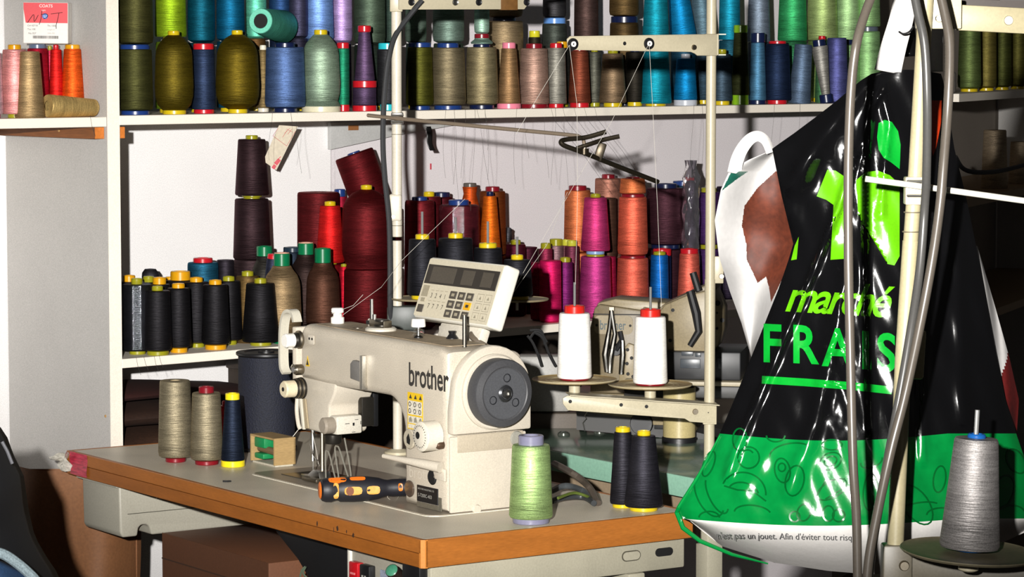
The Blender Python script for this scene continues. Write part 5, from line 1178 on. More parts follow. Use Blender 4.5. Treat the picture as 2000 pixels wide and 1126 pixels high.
# body: front faces looking at us roughly; use a frame turned towards the camera
fo = P(1200, 760, Yo); fo.z = Z3
F3 = frame(fo, Vector((.985, -.17, 0)), Vector((.17, .985, 0)))
R3 = M3I @ F3
px3 = F / depth(fo)
def fx(x): return (x - 1200) / px3
def fz(y): return (CAM + ray(1200, y) * Yo).z - Z3
def pr3(pix, y0, y1, m, name, bev=.004, par=s2m): return MB().prism([(fx(x), fz(y)) for x, y in pix], -y1, -y0, R3 @ XZ, bev=bev).build(name, m, par)
pr3([(1152, 800), (1152, 640), (1160, 602), (1170, 594), (1262, 606), (1262, 800)], 0, .13, MB2, 'body')
pr3([(1158, 612), (1166, 592), (1200, 584), (1300, 590), (1300, 612)], .01, .12, MB2b, 'top_cover')
MB().box((fx(1157), -.0015, fz(614.5)), (fx(1262), .0, fz(612.5)), R3).build('seam', DARK, s2m, smooth=False)
pl3 = MB().prism(rrect(fx(1160), fx(1236), fz(652), fz(616), .012), 0, .002, R3 @ XZ).build('name_plate', MB2b, s2m, smooth=False)
vs, fs = text_geo('brother', .030, .0004); MB().add(vs, fs, R3 @ Mv(fx(1171), -.0028, fz(643)) @ XZ @ Matrix.Diagonal((.62, 1, 1, 1))).build('brand_lettering', mat('teal_ink', '#2f3f42', .5), pl3, smooth=False)
for x in (1165, 1231): MB().lathe([(0, .001), (.003, .001), (.003, 0)], R3 @ Mv(fx(x), -.002, fz(635)) @ Rt(90, 'X'), 10).build('plate_screw', DARK, pl3)
# right hand head with slanted top
pr3([(1290, 690), (1290, 606), (1300, 592), (1345, 572), (1395, 560), (1412, 600), (1412, 640), (1404, 670), (1385, 690)], -.02, .10, MB2b, 'head')
pr3([(1262, 618), (1300, 590), (1395, 545), (1400, 562), (1302, 604), (1290, 630)], .0, .11, MB2, 'head_top')
pr3([(1255, 690), (1255, 598), (1292, 606), (1292, 690)], .0, .09, MB2b, 'neck')
for (x, y, r) in ((1316, 602, .004), (1311, 661, .004), (1403, 587, .006), (1412, 620, .005), (1402, 636, .003), (1402, 606, .002)): MB().lathe([(0, .002), (r, .002), (r, 0)], R3 @ Mv(fx(x), .0195 - .0395, fz(y)) @ Rt(90, 'X'), 14).build('machine_screw', DARK, s2m)
# chrome levers
CHROME = mat('chrome', '#8f8d88', .14, metal=1, var=.03)
for pts in (((1196, 604), (1192, 640), (1184, 690), (1188, 724)), ((1196, 604), (1203, 650), (1194, 700), (1193, 726)),):
    MB().tube([R3 @ Vector((fx(x), -.02, fz(y))) for x, y in pts], [.005, .005, .0075, .006], 10).build('chrome_lever', CHROME, s2m)
MB().tube([R3 @ Vector((fx(x), -.022, fz(y))) for x, y in ((1218, 662), (1219, 690), (1216, 728))], [.0045, .007, .006], 10).build('chrome_lever', CHROME, s2m)
MB().box((fx(1192), -.02, fz(605)), (fx(1201), -.005, fz(598)), R3).build('lever_top', DSTEEL, s2m)
MB().lathe([(0, .01), (.012, .01), (.014, 0)], R3 @ Mv(fx(1204), -.005, fz(682)) @ Rt(90, 'X'), 16).build('lever_pivot', BLACKP, s2m)
MB().tube([R3 @ Vector((fx(x), -.015, fz(y))) for x, y in ((1204, 682), (1216, 662), (1212, 645))], .006, 8).build('lever_link', BLACKP, s2m)
pr3([(1210, 760), (1212, 690), (1228, 668), (1240, 672), (1240, 760)], -.012, .0, MB2b, 'looper_cover', .002)
for (x, y) in ((1227, 681), (1235, 697), (1226, 708), (1228, 728), (1238, 733)): MB().lathe([(0, .001), (.0035, .001), (.004, 0)], R3 @ Mv(fx(x), -.0125, fz(y)) @ Rt(90, 'X'), 12).build('cover_hole', DARK, s2m)
# black handle arm
MB().tube([R3 @ Vector((fx(x), -.045, fz(y))) for x, y in ((1357, 527), (1368, 562))], [.008, .008], 10).build('handle_arm', BLACKR, s2m)
MB().tube([R3 @ Vector((fx(x), -.05, fz(y))) for x, y in ((1352, 562), (1364, 605), (1369, 640), (1352, 668))], [.009, .010, .008, .006], 10).build('handle_arm', BLACKR, s2m)
# dark lower works, base, cylinder
MB().box((fx(1290), -.04, fz(735)), (fx(1450), .16, fz(680)), R3, bev=.004).build('lower_works', mat('works_black', '#131416', .45), s2m)
for (x0_, y0_, x1_, y1_) in ((1335, 688, 1358, 680), (1333, 712, 1372, 694), (1362, 690, 1373, 682), (1405, 712, 1412, 692)): MB().box((fx(x0_), -.043, fz(y0_)), (fx(x1_), -.039, fz(y1_)), R3, bev=.001).build('works_part', mat('works_grey', '#3a3f44', .35), s2m)
MB().box((fx(1225), -.06, fz(744)), (fx(1480), .16, fz(736)), R3, bev=.001).build('base_shelf', mat('tin_edge', '#9c927a', .5), s2m)
MB().box((fx(1225), -.055, fz(768)), (fx(1480), .16, fz(745)), R3, bev=.002).build('base_band', mat('band_black', '#1c1b18', .5), s2m)
MB().prism([(fx(1120), fz(800)), (fx(1240), fz(812)), (fx(1360), fz(850)), (fx(1360), fz(768)), (fx(1120), fz(765))], -.12, .03, R3 @ XZ, bev=.003).build('base_casting', MB2b, s2m)
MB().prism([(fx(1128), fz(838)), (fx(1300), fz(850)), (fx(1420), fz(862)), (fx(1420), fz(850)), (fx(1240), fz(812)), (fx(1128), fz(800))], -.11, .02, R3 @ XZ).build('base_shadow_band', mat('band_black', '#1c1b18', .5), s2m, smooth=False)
MB().lathe([(.036, 0), (.036, fz(745))], R3 @ Mv(fx(1335), -.075, 0), 32).build('oil_can', mat('cylinder_cream', '#a89a6c', .35), s2m)
MB().lathe([(.0385, 0), (.0385, .010), (.036, .012)], R3 @ Mv(fx(1335), -.075, 0), 32).build('can_ring', BLACKP, s2m)
MB().lathe([(0, .006), (.024, .006), (.026, 0)], R3 @ Mv(fx(1257), -.031, fz(822)) @ Rt(90, 'X'), 24).build('base_knob', BLACKP, s2m)
MB().box((fx(1282), -.033, fz(832)), (fx(1306), -.030, fz(824)), R3, bev=.001).build('base_slot', DARK, s2m)
MB().tube([R3 @ Vector((fx(x), -.04, fz(y))) for x, y in ((1155, 795), (1147, 808), (1150, 814), (1143, 822), (1147, 838))], .0012, 6).build('hook_wire', STEEL, s2m)
# grey motor with black wires left of it
gm = thing('motor', 'grey cover with dangling black wires between the machine and the white cones', 'motor', M3)
F4 = M3I @ frame(P(1060, 800, 6.72) * 1.0, Vector((1, 0, 0)), Vector((0, 1, 0)))
q = P(1060, 760, 6.75)
MB().box((-.06, 0, -.10), (.065, .06, .03), M3I @ Mv(q.x, q.y, P(1060, 720, 6.75).z), bev=.01).build('cover', mat('motor_cover_grey', '#8d8b86', .5), gm)
MB().box((-.065, .005, -.24), (.10, .06, -.102), M3I @ Mv(q.x, q.y, P(1060, 720, 6.75).z), bev=.006).build('lower_case', mat('motor_taupe', '#4f463c', .6), gm)
for pts in (((1030, 655), (1040, 668), (1050, 690), (1058, 715)), ((1042, 648), (1060, 660), (1072, 690), (1085, 715)), ((1035, 645), (1055, 645), (1062, 658), (1064, 672)), ((1034, 662), (1045, 648), (1058, 652), (1068, 668))):
    MB().tube(smooth_path([M3I @ P(x, y, 6.70) for x, y in pts], 5), .0032, 7).build('wire', BLACKR, gm)
# ================================================================== carrier bag hanging from the near pole
YB = 4.05
def interp(tab, y):
    if y <= tab[0][0]: return tab[0][1]
    for (a, xa), (b_, xb) in zip(tab, tab[1:]):
        if y <= b_:
            t_ = (y - a) / (b_ - a); return xa + (xb - xa) * t_
    return tab[-1][1]
LT = [(136, 1702), (150, 1682), (200, 1630), (250, 1565), (290, 1508), (380, 1526), (478, 1550), (560, 1522), (690, 1470), (780, 1434), (850, 1404), (920, 1366), (990, 1326), (1015, 1330)]
RT = [(136, 1838), (150, 1842), (200, 1850), (290, 1864), (380, 1886), (478, 1906), (560, 1922), (690, 1946), (780, 1964), (850, 1986), (920, 2010), (990, 2036), (1015, 2044)]
FOLDS = [  # ridge lines of the plastic: pixel polyline, height (m), width (px)
    ([(1668, 300), (1640, 400), (1612, 470), (1585, 540), (1540, 640), (1490, 760), (1450, 850), (1420, 930)], .014, 7),
    ([(1705, 175), (1697, 260), (1690, 340), (1690, 500), (1694, 700), (1702, 840)], .011, 6),
    ([(1722, 180), (1700, 215), (1676, 300)], .007, 6),
    ([(1722, 180), (1738, 240), (1728, 330), (1722, 420)], .006, 6),
    ([(1655, 520), (1640, 600), (1620, 700), (1590, 830), (1540, 960)], .012, 16),
    ([(1800, 430), (1790, 620), (1775, 800), (1770, 960)], .009, 7),
    ([(1818, 560), (1808, 720), (1800, 900)], .008, 8),
    ([(1868, 420), (1876, 640), (1880, 820)], .007, 14),
    ([(1580, 310), (1540, 420)], .010, 22),
    ([(1690, 160), (1610, 260), (1545, 360)], .014, 20),
    ([(1500, 880), (1450, 960)], .006, 16),
]
def seg_d(px_, py_, a, b_):
    ax, ay = a; bx_, by_ = b_; dx, dy = bx_ - ax, by_ - ay
    t_ = max(0, min(1, ((px_ - ax) * dx + (py_ - ay) * dy) / (dx * dx + dy * dy)))
    return math.hypot(px_ - ax - t_ * dx, py_ - ay - t_ * dy)
def bagY(px_, py_):
    l_, r_ = interp(LT, py_), interp(RT, py_)
    u = max(0.0, min(1.0, (px_ - l_) / max(1, r_ - l_)))
    v = max(0, min(1, (py_ - 136) / 880))
    d_ = YB - (.02 + .09 * v) * math.sin(math.pi * u) ** .75
    for pl_, h_, w_ in FOLDS:
        dm = min(seg_d(px_, py_, a, b_) for a, b_ in zip(pl_, pl_[1:]))
        if dm < 3 * w_: d_ -= h_ * math.exp(-(dm / w_) ** 2)
    # shallow crinkles
    d_ += .0022 * math.sin(px_ * .045 + py_ * .018) * math.sin(py_ * .021 - px_ * .012) + .0012 * math.sin(px_ * .11 - py_ * .05)
    k_ = math.exp(-((px_ - 1632) / 38) ** 2 - ((py_ - 720) / 130) ** 2)
    d_ += k_ * .0035 * math.sin(px_ * .22 + math.sin(py_ * .13) * 2.5) * math.sin(py_ * .17 + px_ * .07)
    return d_
def BAGP(px_, py_, off=0.0):
    return P(px_, py_, bagY(px_, py_) - off)
bg = thing('carrier_bag', 'black and green plastic supermarket carrier bag hanging from the near pole', 'bag', P(1680, 1120, YB))
bpy.context.view_layer.update(); BI = bg.matrix_world.inverted()
BLK = mat('bag_black', '#070708', .13, spec=.55, var=.05, bump=.035, bscale=55)
BGR = mat('bag_green', '#02682c', .16, spec=.5, var=.08, vscale=80, bump=.035, bscale=55)
BWH = mat('bag_white', '#bdbab6', .3, spec=.4, var=.04, bump=.03, bscale=55)
ybot = [(0, 1004), (.03, 1030), (.10, 1066), (.25, 1098), (.40, 1114), (.52, 1121), (.65, 1114), (.8, 1085), (1.0, 1020)]
ROWS = [136 + (846 - 136) * j / 92 for j in range(93)] + [846 + (1012 - 846) * j / 22 for j in range(1, 23)]
NB = 10
def bagpix(u, j):
    if j < len(ROWS):
        w_ = ROWS[j]; x = interp(LT, w_) + (interp(RT, w_) - interp(LT, w_)) * u
        y = w_ + (14 * math.sin(math.pi * min(1, u * 1.3)) if w_ > 500 else 0) * min(1, (w_ - 500) / 300)
        if w_ < 200: y += 8 * (2 * abs(u - .5)) ** 2 * (200 - w_) / 64
        return x, y
    k = (j - len(ROWS) + 1) / NB
    x0, y0 = bagpix(u, len(ROWS) - 1)
    x = x0 + (14 * (1 - u) ** 4) * k; yb_ = max(interp(ybot, u), y0 + 1.0)
    return x, y0 + (yb_ - y0) * k
NU = 78; NJ = len(ROWS) + NB
g = MB()
vs = []; fs = []; mi = []
for j in range(NJ):
    for i in range(NU + 1):
        x, y = bagpix(i / NU, j); p_ = P(x, y, bagY(x, min(y, 1012)) + (.0 if y < 1012 else .10 * ((j - len(ROWS) + 1) / NB) ** 2 * .9))
        vs.append(BI @ p_)
for j in range(NJ - 1):
    for i in range(NU):
        a = j * (NU + 1) + i; fs.append((a, a + 1, a + NU + 2, a + NU + 1))
        mi.append(0 if j < 92 else (1 if j < len(ROWS) - 1 else 2))
g.v = [tuple(v) for v in vs]; g.f = fs; g.mi = mi
g.build('front_panel', [BLK, BGR, BWH], bg, ang=180)
# back panel
vs = []; fs = []; mi = []
JB = list(range(0, NJ, 4)); 
if JB[-1] != NJ - 1: JB.append(NJ - 1)
for j in JB:
    for i in range(25):
        u = i / 24; x, y = bagpix(u, j); v = max(0, min(1, (y - 136) / 880))
        vs.append(tuple(BI @ P(x, y, YB + .004 + (.01 + .10 * v) * math.sin(math.pi * u) ** .7 + (.0 if j < len(ROWS) else -.05 * ((j - len(ROWS) + 1) / NB) ** 2 * 0))))
for jj in range(len(JB) - 1):
    for i in range(24):
        a = jj * 25 + i; fs.append((a, a + 1, a + 26, a + 25)); mi.append(0 if JB[jj] < 92 else (1 if JB[jj] < len(ROWS) - 1 else 2))
g = MB(); g.v = vs; g.f = fs; g.mi = mi; g.build('back_panel', [BLK, BGR, BWH], bg, ang=180)
# green seam along the bottom left fold
sm_ = [(1406, 850), (1366, 925), (1326, 990), (1322, 1000), (1334, 1030), (1368, 1056), (1430, 1082), (1500, 1100)]
MB().tube([BI @ P(x, y, bagY(x + 6, min(y, 1010)) + .004 + (0 if y < 1012 else .10 * ((y - 1012) / 110) ** 2)) for x, y in sm_], [.001, .002, .003, .0035, .0035, .003, .0025, .001], 8).build('seam', BGR, bg)
# ---- printed shapes that follow the plastic
def decal(vs2, fs2, m, name, maxlen=9.0, off=.0016):
    bm = bmesh.new(); bv = [bm.verts.new((v[0], v[1], 0)) for v in vs2]
    for f in fs2:
        try: bm.faces.new([bv[i] for i in f])
        except ValueError: pass
    bmesh.ops.triangulate(bm, faces=bm.faces)
    for _ in range(6):
        ed = [e for e in bm.edges if e.calc_length() > maxlen]
        if not ed: break
        bmesh.ops.subdivide_edges(bm, edges=ed, cuts=1); bmesh.ops.triangulate(bm, faces=bm.faces)
    bm.verts.index_update()
    V = [BI @ BAGP(v.co.x, v.co.y, off) for v in bm.verts]; Fc = [tuple(v.index for v in f.verts) for f in bm.faces]
    bm.free()
    return MB().add(V, Fc).build(name, m, bg, ang=180)
LIME = mat('print_lime', '#4a8c08', .2, spec=.5, var=.05, bump=.03, bscale=55)
PGRN = mat('print_green', '#067a22', .2, spec=.5, var=.05, bump=.03, bscale=55)
DGRN = mat('print_dark_green', '#014a1c', .2, spec=.5, var=.05)
def textdecal(body, x, y, hpx, m, name, sx=1.0, slope=0.0, bold=0, shear=0, spacing=1.0, off=.0016, per=False):
    vs2, fs2 = text_geo(body, 1.0, bold, shear, spacing)
    k = hpx / .70
    pts = [(x + v[0] * k * sx, y - v[1] * k + slope * v[0] * k * sx) for v in vs2]
    return decal(pts, fs2, m, name, off=off)
textdecal('marché', 1531, 606, 62, LIME, 'script_lettering', sx=.86, slope=.06, bold=.016, shear=.42, spacing=.86)
for ch_, xx, yy in (('F', 1487, 704), ('R', 1545, 706), ('A', 1608, 712), ('I', 1680, 718), ('S', 1712, 722)):
    textdecal(ch_, xx, yy, 72, PGRN, 'print_letter', sx=.82, bold=.024, slope=.05)
def strip(pts, w_):
    vs2 = []; fs2 = []
    for i, (x, y) in enumerate(pts):
        a = pts[max(i - 1, 0)]; b_ = pts[min(i + 1, len(pts) - 1)]; dx, dy = b_[0] - a[0], b_[1] - a[1]; l_ = math.hypot(dx, dy) or 1
        nx, ny = -dy / l_ * w_ / 2, dx / l_ * w_ / 2; vs2 += [(x + nx, y + ny), (x - nx, y - ny)]
    for i in range(len(pts) - 1): fs2.append((2 * i, 2 * i + 1, 2 * i + 3, 2 * i + 2))
    return vs2, fs2
decal(*strip([(1488, 741), (1570, 746), (1660, 753), (1742, 762)], 15), PGRN, 'print_bar')
def poly(pts): return pts, [tuple(range(len(pts)))]
decal(*poly([(1716, 240), (1728, 234), (1742, 238), (1754, 256), (1759, 282), (1758, 312), (1757, 330), (1742, 318), (1726, 308), (1716, 292), (1713, 268)]), PGRN, 'print_leaf')
decal(*poly([(1616, 331), (1632, 333), (1650, 345), (1654, 352), (1650, 505), (1622, 507), (1628, 400), (1614, 390), (1595, 383)]), LIME, 'print_basket')
decal(*poly([(1672, 352), (1690, 336), (1715, 333), (1738, 342), (1757, 360), (1757, 500), (1747, 518), (1733, 515), (1735, 400), (1722, 392), (1706, 395), (1690, 405), (1676, 420)]), LIME, 'print_basket')
decal(*poly([(1560, 462), (1552, 480), (1545, 508), (1556, 506)]), LIME, 'print_basket')
decal(*poly([(1817, 196), (1840, 196), (1838, 240), (1828, 290), (1822, 305), (1816, 270)]), mat('print_orange', '#a83012', .2, spec=.5), 'print_orange_leaf')
# vegetables drawn as outlines on the green band
def ell(cx, cy, rx, ry, rot=0, a0=0, a1=360, n=22):
    c, s_ = math.cos(math.radians(rot)), math.sin(math.radians(rot)); out = []
    for k in range(n + 1):
        a = math.radians(a0 + (a1 - a0) * k / n); x, y = rx * math.cos(a), ry * math.sin(a); out.append((cx + x * c - y * s_, cy + x * s_ + y * c))
    return out
VEG = [ell(1462, 893, 21, 21), ell(1460, 890, 12, 12, 0, 180, 330), ell(1452, 962, 44, 40, 15, 190, 350), ell(1452, 962, 30, 20, 15, 185, 340), [(1414, 948), (1440, 956), (1470, 958), (1496, 978)],
       ell(1528, 918, 15, 24, -10), ell(1527, 912, 7, 8), ell(1552, 938, 18, 30, 12), ell(1545, 885, 42, 20, -8, 180, 330), ell(1622, 900, 22, 16, -25), ell(1622, 900, 13, 9, -25), ell(1625, 955, 32, 16, -30),
       [(1595, 968), (1612, 938), (1650, 934), (1642, 956), (1612, 974)], ell(1385, 965, 24, 46, -25, 60, 240), ell(1400, 965, 16, 40, -25, 60, 240), ell(1384, 905, 10, 26, 20), ell(1445, 858, 14, 22), ell(1515, 850, 18, 12, 0, 0, 180),
       ell(1470, 1002, 36, 16, 6, 180, 340), ell(1570, 1000, 13, 17, 20), ell(1552, 1008, 10, 10), ell(1618, 1002, 11, 15), ell(1638, 1006, 12, 12), ell(1385, 1010, 20, 12, 0, 180, 360), ell(1702, 900, 22, 12, -20, 0, 200), ell(1700, 960, 14, 36, 4), ell(1708, 960, 8, 24, 4), ell(1625, 868, 20, 10),
       ell(1790, 985, 24, 44, -35), ell(1835, 935, 12, 26, 8), ell(1790, 1000, 50, 18, -12, 190, 330), ell(1840, 1005, 30, 14, 0, 180, 340), ell(1960, 960, 20, 34, 20), ell(1985, 900, 16, 26, -30), ell(1975, 1000, 26, 14, 0, 180, 350)]
for pts in VEG:
    for dk in (3.2,): decal(*strip(pts, dk), DGRN, 'print_vegetable', maxlen=14, off=.0012)
# small print on the white bottom
def bottomdecal(body, x, y, hpx, sx):
    vs2, fs2 = text_geo(body, 1.0); k = hpx / .7
    V = []
    for v in vs2:
        X_, Y_ = x + v[0] * k * sx, y - v[1] * k + .045 * v[0] * k * sx * .4
        V.append(BI @ P(X_, Y_, bagY(X_, 1012) + .10 * (max(0, Y_ - 1026) / 95) ** 2 * .9 - .004))
    MB().add(V, fs2).build('small_print', mat('small_print_grey', '#4d4d4d', .5), bg, smooth=False)
bottomdecal("n'est pas un jouet. Afin d'éviter tout risque", 1398, 1050, 12, .95)
# ---- left gusset: white with a brown printed patch, and its handle
GOL = [(292, 1510), (312, 1462), (335, 1424), (370, 1408), (430, 1396), (500, 1404), (570, 1426), (630, 1448), (700, 1468)]
GIR = [(292, 1514), (312, 1516), (335, 1520), (380, 1530), (478, 1552), (560, 1524), (630, 1496), (700, 1470)]
PATCH = [(1516, 333), (1480, 366), (1454, 402), (1449, 440), (1458, 478), (1458, 506), (1480, 552), (1496, 540), (1502, 560), (1506, 590), (1526, 548), (1552, 492), (1560, 478), (1540, 420), (1524, 345)]
DGP = [(1410, 372), (1428, 336), (1462, 334), (1436, 352)]
def inside(x, y, pg):
    r_ = False; n = len(pg)
    for i in range(n):
        x1, y1 = pg[i]; x2, y2 = pg[(i + 1) % n]
        if (y1 > y) != (y2 > y) and x < (x2 - x1) * (y - y1) / (y2 - y1) + x1: r_ = not r_
    return r_
def gp_(u, v):
    y = 292 + 408 * v; return interp(GOL, y) + (interp(GIR, y) - interp(GOL, y)) * u, y
def gf(u, v):
    x, y = gp_(u, v); return BI @ P(x, y, YB + .10 - .085 * u + .010 * math.sin(u * 7 + v * 5) + .006 * math.sin(u * 3 - v * 16))
gm_ = mat('gusset_white', '#9b9997', .45, spec=.3, var=.05, vscale=120)
gb_ = mat('cow_brown', '#4a1f10', .65, spec=.3, var=.25, vscale=140, blot=.35, blscale=22)
def gmf(u, v):
    x, y = gp_(u, v)
    return 1 if inside(x, y, PATCH) else (2 if inside(x, y, DGP) else 0)
MB().grid(130, 240, gf, matfn=gmf).build('gusset', [gm_, gb_, mat('print_deep_green', '#0d3f33', .4)], bg, ang=180)
def ribbon(pts, w_, name, m=None, thick=.0012):
    pts = smooth_path([BI @ P(x, y, Y_) for x, y, Y_ in pts], 6); vs = []; fs = []
    wv = Vector((1, 0, 0))
    for i, p_ in enumerate(pts):
        t_ = (pts[min(i + 1, len(pts) - 1)] - pts[max(i - 1, 0)]).normalized(); n_ = Vector((-t_.z, 0, t_.x)); n_ = n_.normalized() if n_.length > .1 else wv
        ww = w_[0] + (w_[1] - w_[0]) * i / (len(pts) - 1)
        vs += [p_ - n_ * ww / 2, p_ + n_ * ww / 2 + Vector((0, .004, 0))]
    for i in range(len(pts) - 1): fs.append((2 * i, 2 * i + 1, 2 * i + 3, 2 * i + 2))
    return MB().add(vs, fs).build(name, m or BWH, bg, ang=180, solid=thick)
ribbon([(1434, 338, 4.14), (1440, 312, 4.13), (1450, 290, 4.12), (1466, 271, 4.11), (1482, 266, 4.10), (1496, 276, 4.09), (1505, 298, 4.07)], (.019, .012), 'handle')
ribbon([(1734, 140, YB - .02), (1746, 90, YB - .03), (1760, 40, YB - .03), (1772, -20, YB - .02)], (.036, .030), 'handle')
ribbon([(1829, 140, YB - .01), (1829, 100, YB - .01), (1830, 56, YB), (1831, 20, YB + .01)], (.0175, .0175), 'handle')
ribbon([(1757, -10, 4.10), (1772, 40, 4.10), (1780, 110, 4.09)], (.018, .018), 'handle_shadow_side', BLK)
# right gusset
GRL = [(480, 1906), (600, 1928), (700, 1946), (780, 1962), (860, 1980)]
GRR = [(480, 1909), (600, 1944), (700, 1972), (780, 1990), (860, 1985)]
RP = [(1958, 668), (1976, 712), (1992, 760), (1986, 800), (1978, 830), (1972, 790), (1962, 760), (1968, 740)]
def grp(u, v): y = 480 + 380 * v; return interp(GRL, y) + (interp(GRR, y) - interp(GRL, y)) * u, y
MB().grid(24, 60, lambda u, v: BI @ P(*grp(u, v), YB + .012 + .03 * u + .004 * math.sin(v * 12 + u * 5)), matfn=lambda u, v: 1 if grp(u, v)[0] > 1955 + 14 * math.sin(grp(u, v)[1] * .03) and grp(u, v)[1] > 660 else 0).build('gusset', [gm_, mat('cow_red', '#4a0f0e', .45, var=.2, vscale=140)], bg, ang=180)
# hook holding the handle
# ================================================================== near pole with bracket, rod, hoses
NY = 3.82
CREAM3 = mat('yellowed_cream', '#958c6e', .42, spec=.45, var=.07, vscale=250, blot=.1, blscale=14)
nb = P(1744, 1126, NY)
st3 = thing('thread_stand', 'leaning cream thread stand pole in front of the carrier bag', 'thread stand', Vector((nb.x, nb.y, .0)))
bpy.context.view_layer.update(); I3 = st3.matrix_world.inverted()
def L4(x, y, Y=NY): return I3 @ P(x, y, Y)
MB().tube([L4(1812, -60), L4(1789, 330), L4(1778, 480)], .0098, 20).build('upper_pole', CREAM3, st3)
MB().tube([L4(1779, 470), L4(1764, 700), L4(1748, 1085)], .0108, 20).build('pole', CREAM3, st3)
MB().tube([L4(1748, 1080), (0, 0, .004)], .0108, 16).build('lower_pole', CREAM, st3)
MB().lathe([(.10, 0), (.10, .006), (.03, .012), (.014, .03)], None, 28).build('foot', CREAM, st3)
for y, x in ((414, 1782), (452, 1779)):
    q = L4(x, y); MB().lathe([(.0112, -.0008), (.0115, 0), (.0112, .0008)], Mv(*q), 20).build('score_line', mat('score', '#57503f', .6), st3)
MB().box((-.008, -.006, -.032), (.008, .006, .032), Mv(*L4(1794, 692, NY + .012)) @ Rt(3, 'Y'), bev=.004).build('clamp_tab', CREAM3, st3)
MB().box((-.013, -.012, -.018), (.013, .012, .018), Mv(*L4(1786, 372)), bev=.002).build('rod_clamp', CREAM, st3)
for dy in (-14, 14):
    q = L4(1788, 368 + dy, NY - .013); MB().tube([q + Vector((-.010, .004, 0)), q + Vector((-.010, -.001, 0)), q + Vector((.010, -.001, 0)), q + Vector((.010, .004, 0))], .0022, 8).build('u_bolt', STEEL, st3)
MB().tube([L4(1690, 349, NY - .02), L4(1786, 362, NY - .02), L4(2030, 396, NY - .05)], .0040, 12).build('guide_rod', mat('white_rod', '#b3b0a6', .3), st3)
# top bracket
MB().box((-.0, -.004, -.0165), (.17, .004, .0165), I3 @ frame(P(1868, 34, NY + .02), Vector((1, .12, -.05)), Vector((-.12, 1, 0))), bev=.0015).build('top_bracket', CREAM3, st3)
q = L4(1968, 40, NY + .03); MB().lathe([(0, .003), (.0055, .003), (.0065, 0)], Mv(q.x, q.y - .006, q.z) @ Rt(90, 'X'), 14).build('screw', STEEL, st3)
q = L4(1834, 36, NY - .0); MB().lathe([(0, .003), (.004, .003), (.005, 0)], Mv(*q) @ Rt(90, 'X'), 14).build('screw', STEEL, st3)
MB().box((-.018, -.008, -.02), (.04, .008, .02), Mv(*L4(1816, 26, NY + .012)), bev=.002).build('bracket_clamp', CREAM, st3)
tag(MB().box((-.02, -.01, -.010), (.25, .01, .006), frame(P(1870, 8, NY + .10), Vector((1, .05, -.02)), Vector((-.05, 1, 0)))).build('dark_bar', mat('bar_brown', '#2b221b', .5)), 'dark brown bar at the top right corner behind the cream bracket', 'bar')
# base block, arm and disc with the grey cone
MB().box((-.020, -.016, -.06), (.018, .016, .026), Mv(*L4(1752, 1100)), bev=.003).build('base_block', mat('base_block', '#5f594c', .45, var=.1), st3)
q = L4(1766, 1104, NY - .017); MB().lathe([(0, .004), (.0055, .004), (.007, 0)], Mv(*q) @ Rt(90, 'X'), 14).build('screw', DSTEEL, st3)
MB().box((0, -.006, -.035), (.20, .006, .010), I3 @ frame(P(1765, 1095, NY), Vector((1, -.25, -.03)), Vector((.25, 1, 0))), bev=.002).build('disc_arm', mat('base_block', '#5f594c', .45), st3)
dY = 3.72
q = L4(1893, 1079, dY)
dM = Mv(q.x, q.y, q.z - .003) @ Rt(3.0, 'Y') @ Rt(2, 'X')
disc(st3, dM, .088, mat('disc_grey_tan', '#5f5845', .5, var=.12, vscale=150, blot=.15, blscale=30))
MB().lathe([(.010, -.020), (.013, -.018), (.013, 0), (0, 0)], dM, 18).build('disc_post', CREAM, st3)
tp_ = L4(1909, 800, dY); MB().tube([(q.x, q.y, q.z), (tp_.x, tp_.y, tp_.z)], .0030, 10).build('pin', PIN, st3)
wp = P(1893, 1081, dY) + Vector((0, 0, .0045)); px = PX(wp)
cone(Mv(*wp) @ Rt(3, 'Y'), (CAM + ray(1893, 846) * wp.y).z - wp.z, 118 / 2 / px, 86 / 2 / px, '#8d8987', 'grey cone with blue cap on the near stand at the right edge', cap='#134f90', base='#134f90', rc=18 / px, hc=.005, rB=30 / px, hb=.004)
# hoses
HS = mat('hose_grey', '#48423b', .32, spec=.5, var=.06); HS2 = mat('hose_grey_dark', '#3d3c3a', .32, spec=.5, var=.06)
def hose(pts, r, m, lab):
    return tag(MB().tube(smooth_path([P(x, y, Y_) for x, y, Y_ in pts], 7), r, 14).build('hose', m), lab, 'hose', 'grey hoses hanging in front of the carrier bag')
hose([(1712, -30, 3.74), (1690, 25, 3.72), (1672, 90, 3.70), (1662, 180, 3.70), (1657, 320, 3.69), (1657, 500, 3.68), (1661, 700, 3.67), (1666, 900, 3.66), (1673, 1020, 3.66), (1676, 1200, 3.66)], .0058, HS, 'left grey hose hanging down in front of the carrier bag')
hose([(1782, -30, 3.74), (1793, 25, 3.73), (1806, 90, 3.72), (1811, 200, 3.72), (1810, 330, 3.74), (1805, 420, 3.76), (1796, 530, 3.75), (1778, 650, 3.72), (1752, 800, 3.70), (1722, 960, 3.69), (1702, 1080, 3.69), (1690, 1200, 3.69)], .0056, HS2, 'middle grey hose hanging right beside the leaning pole')
hose([(1832, -30, 3.74), (1846, 30, 3.73), (1855, 90, 3.72), (1852, 200, 3.71), (1843, 320, 3.72), (1836, 400, 3.72), (1822, 500, 3.71), (1800, 620, 3.70), (1768, 770, 3.68), (1740, 880, 3.67), (1712, 1010, 3.67), (1696, 1100, 3.67), (1690, 1200, 3.67)], .0060, HS, 'right grey hose curving across the leaning pole')
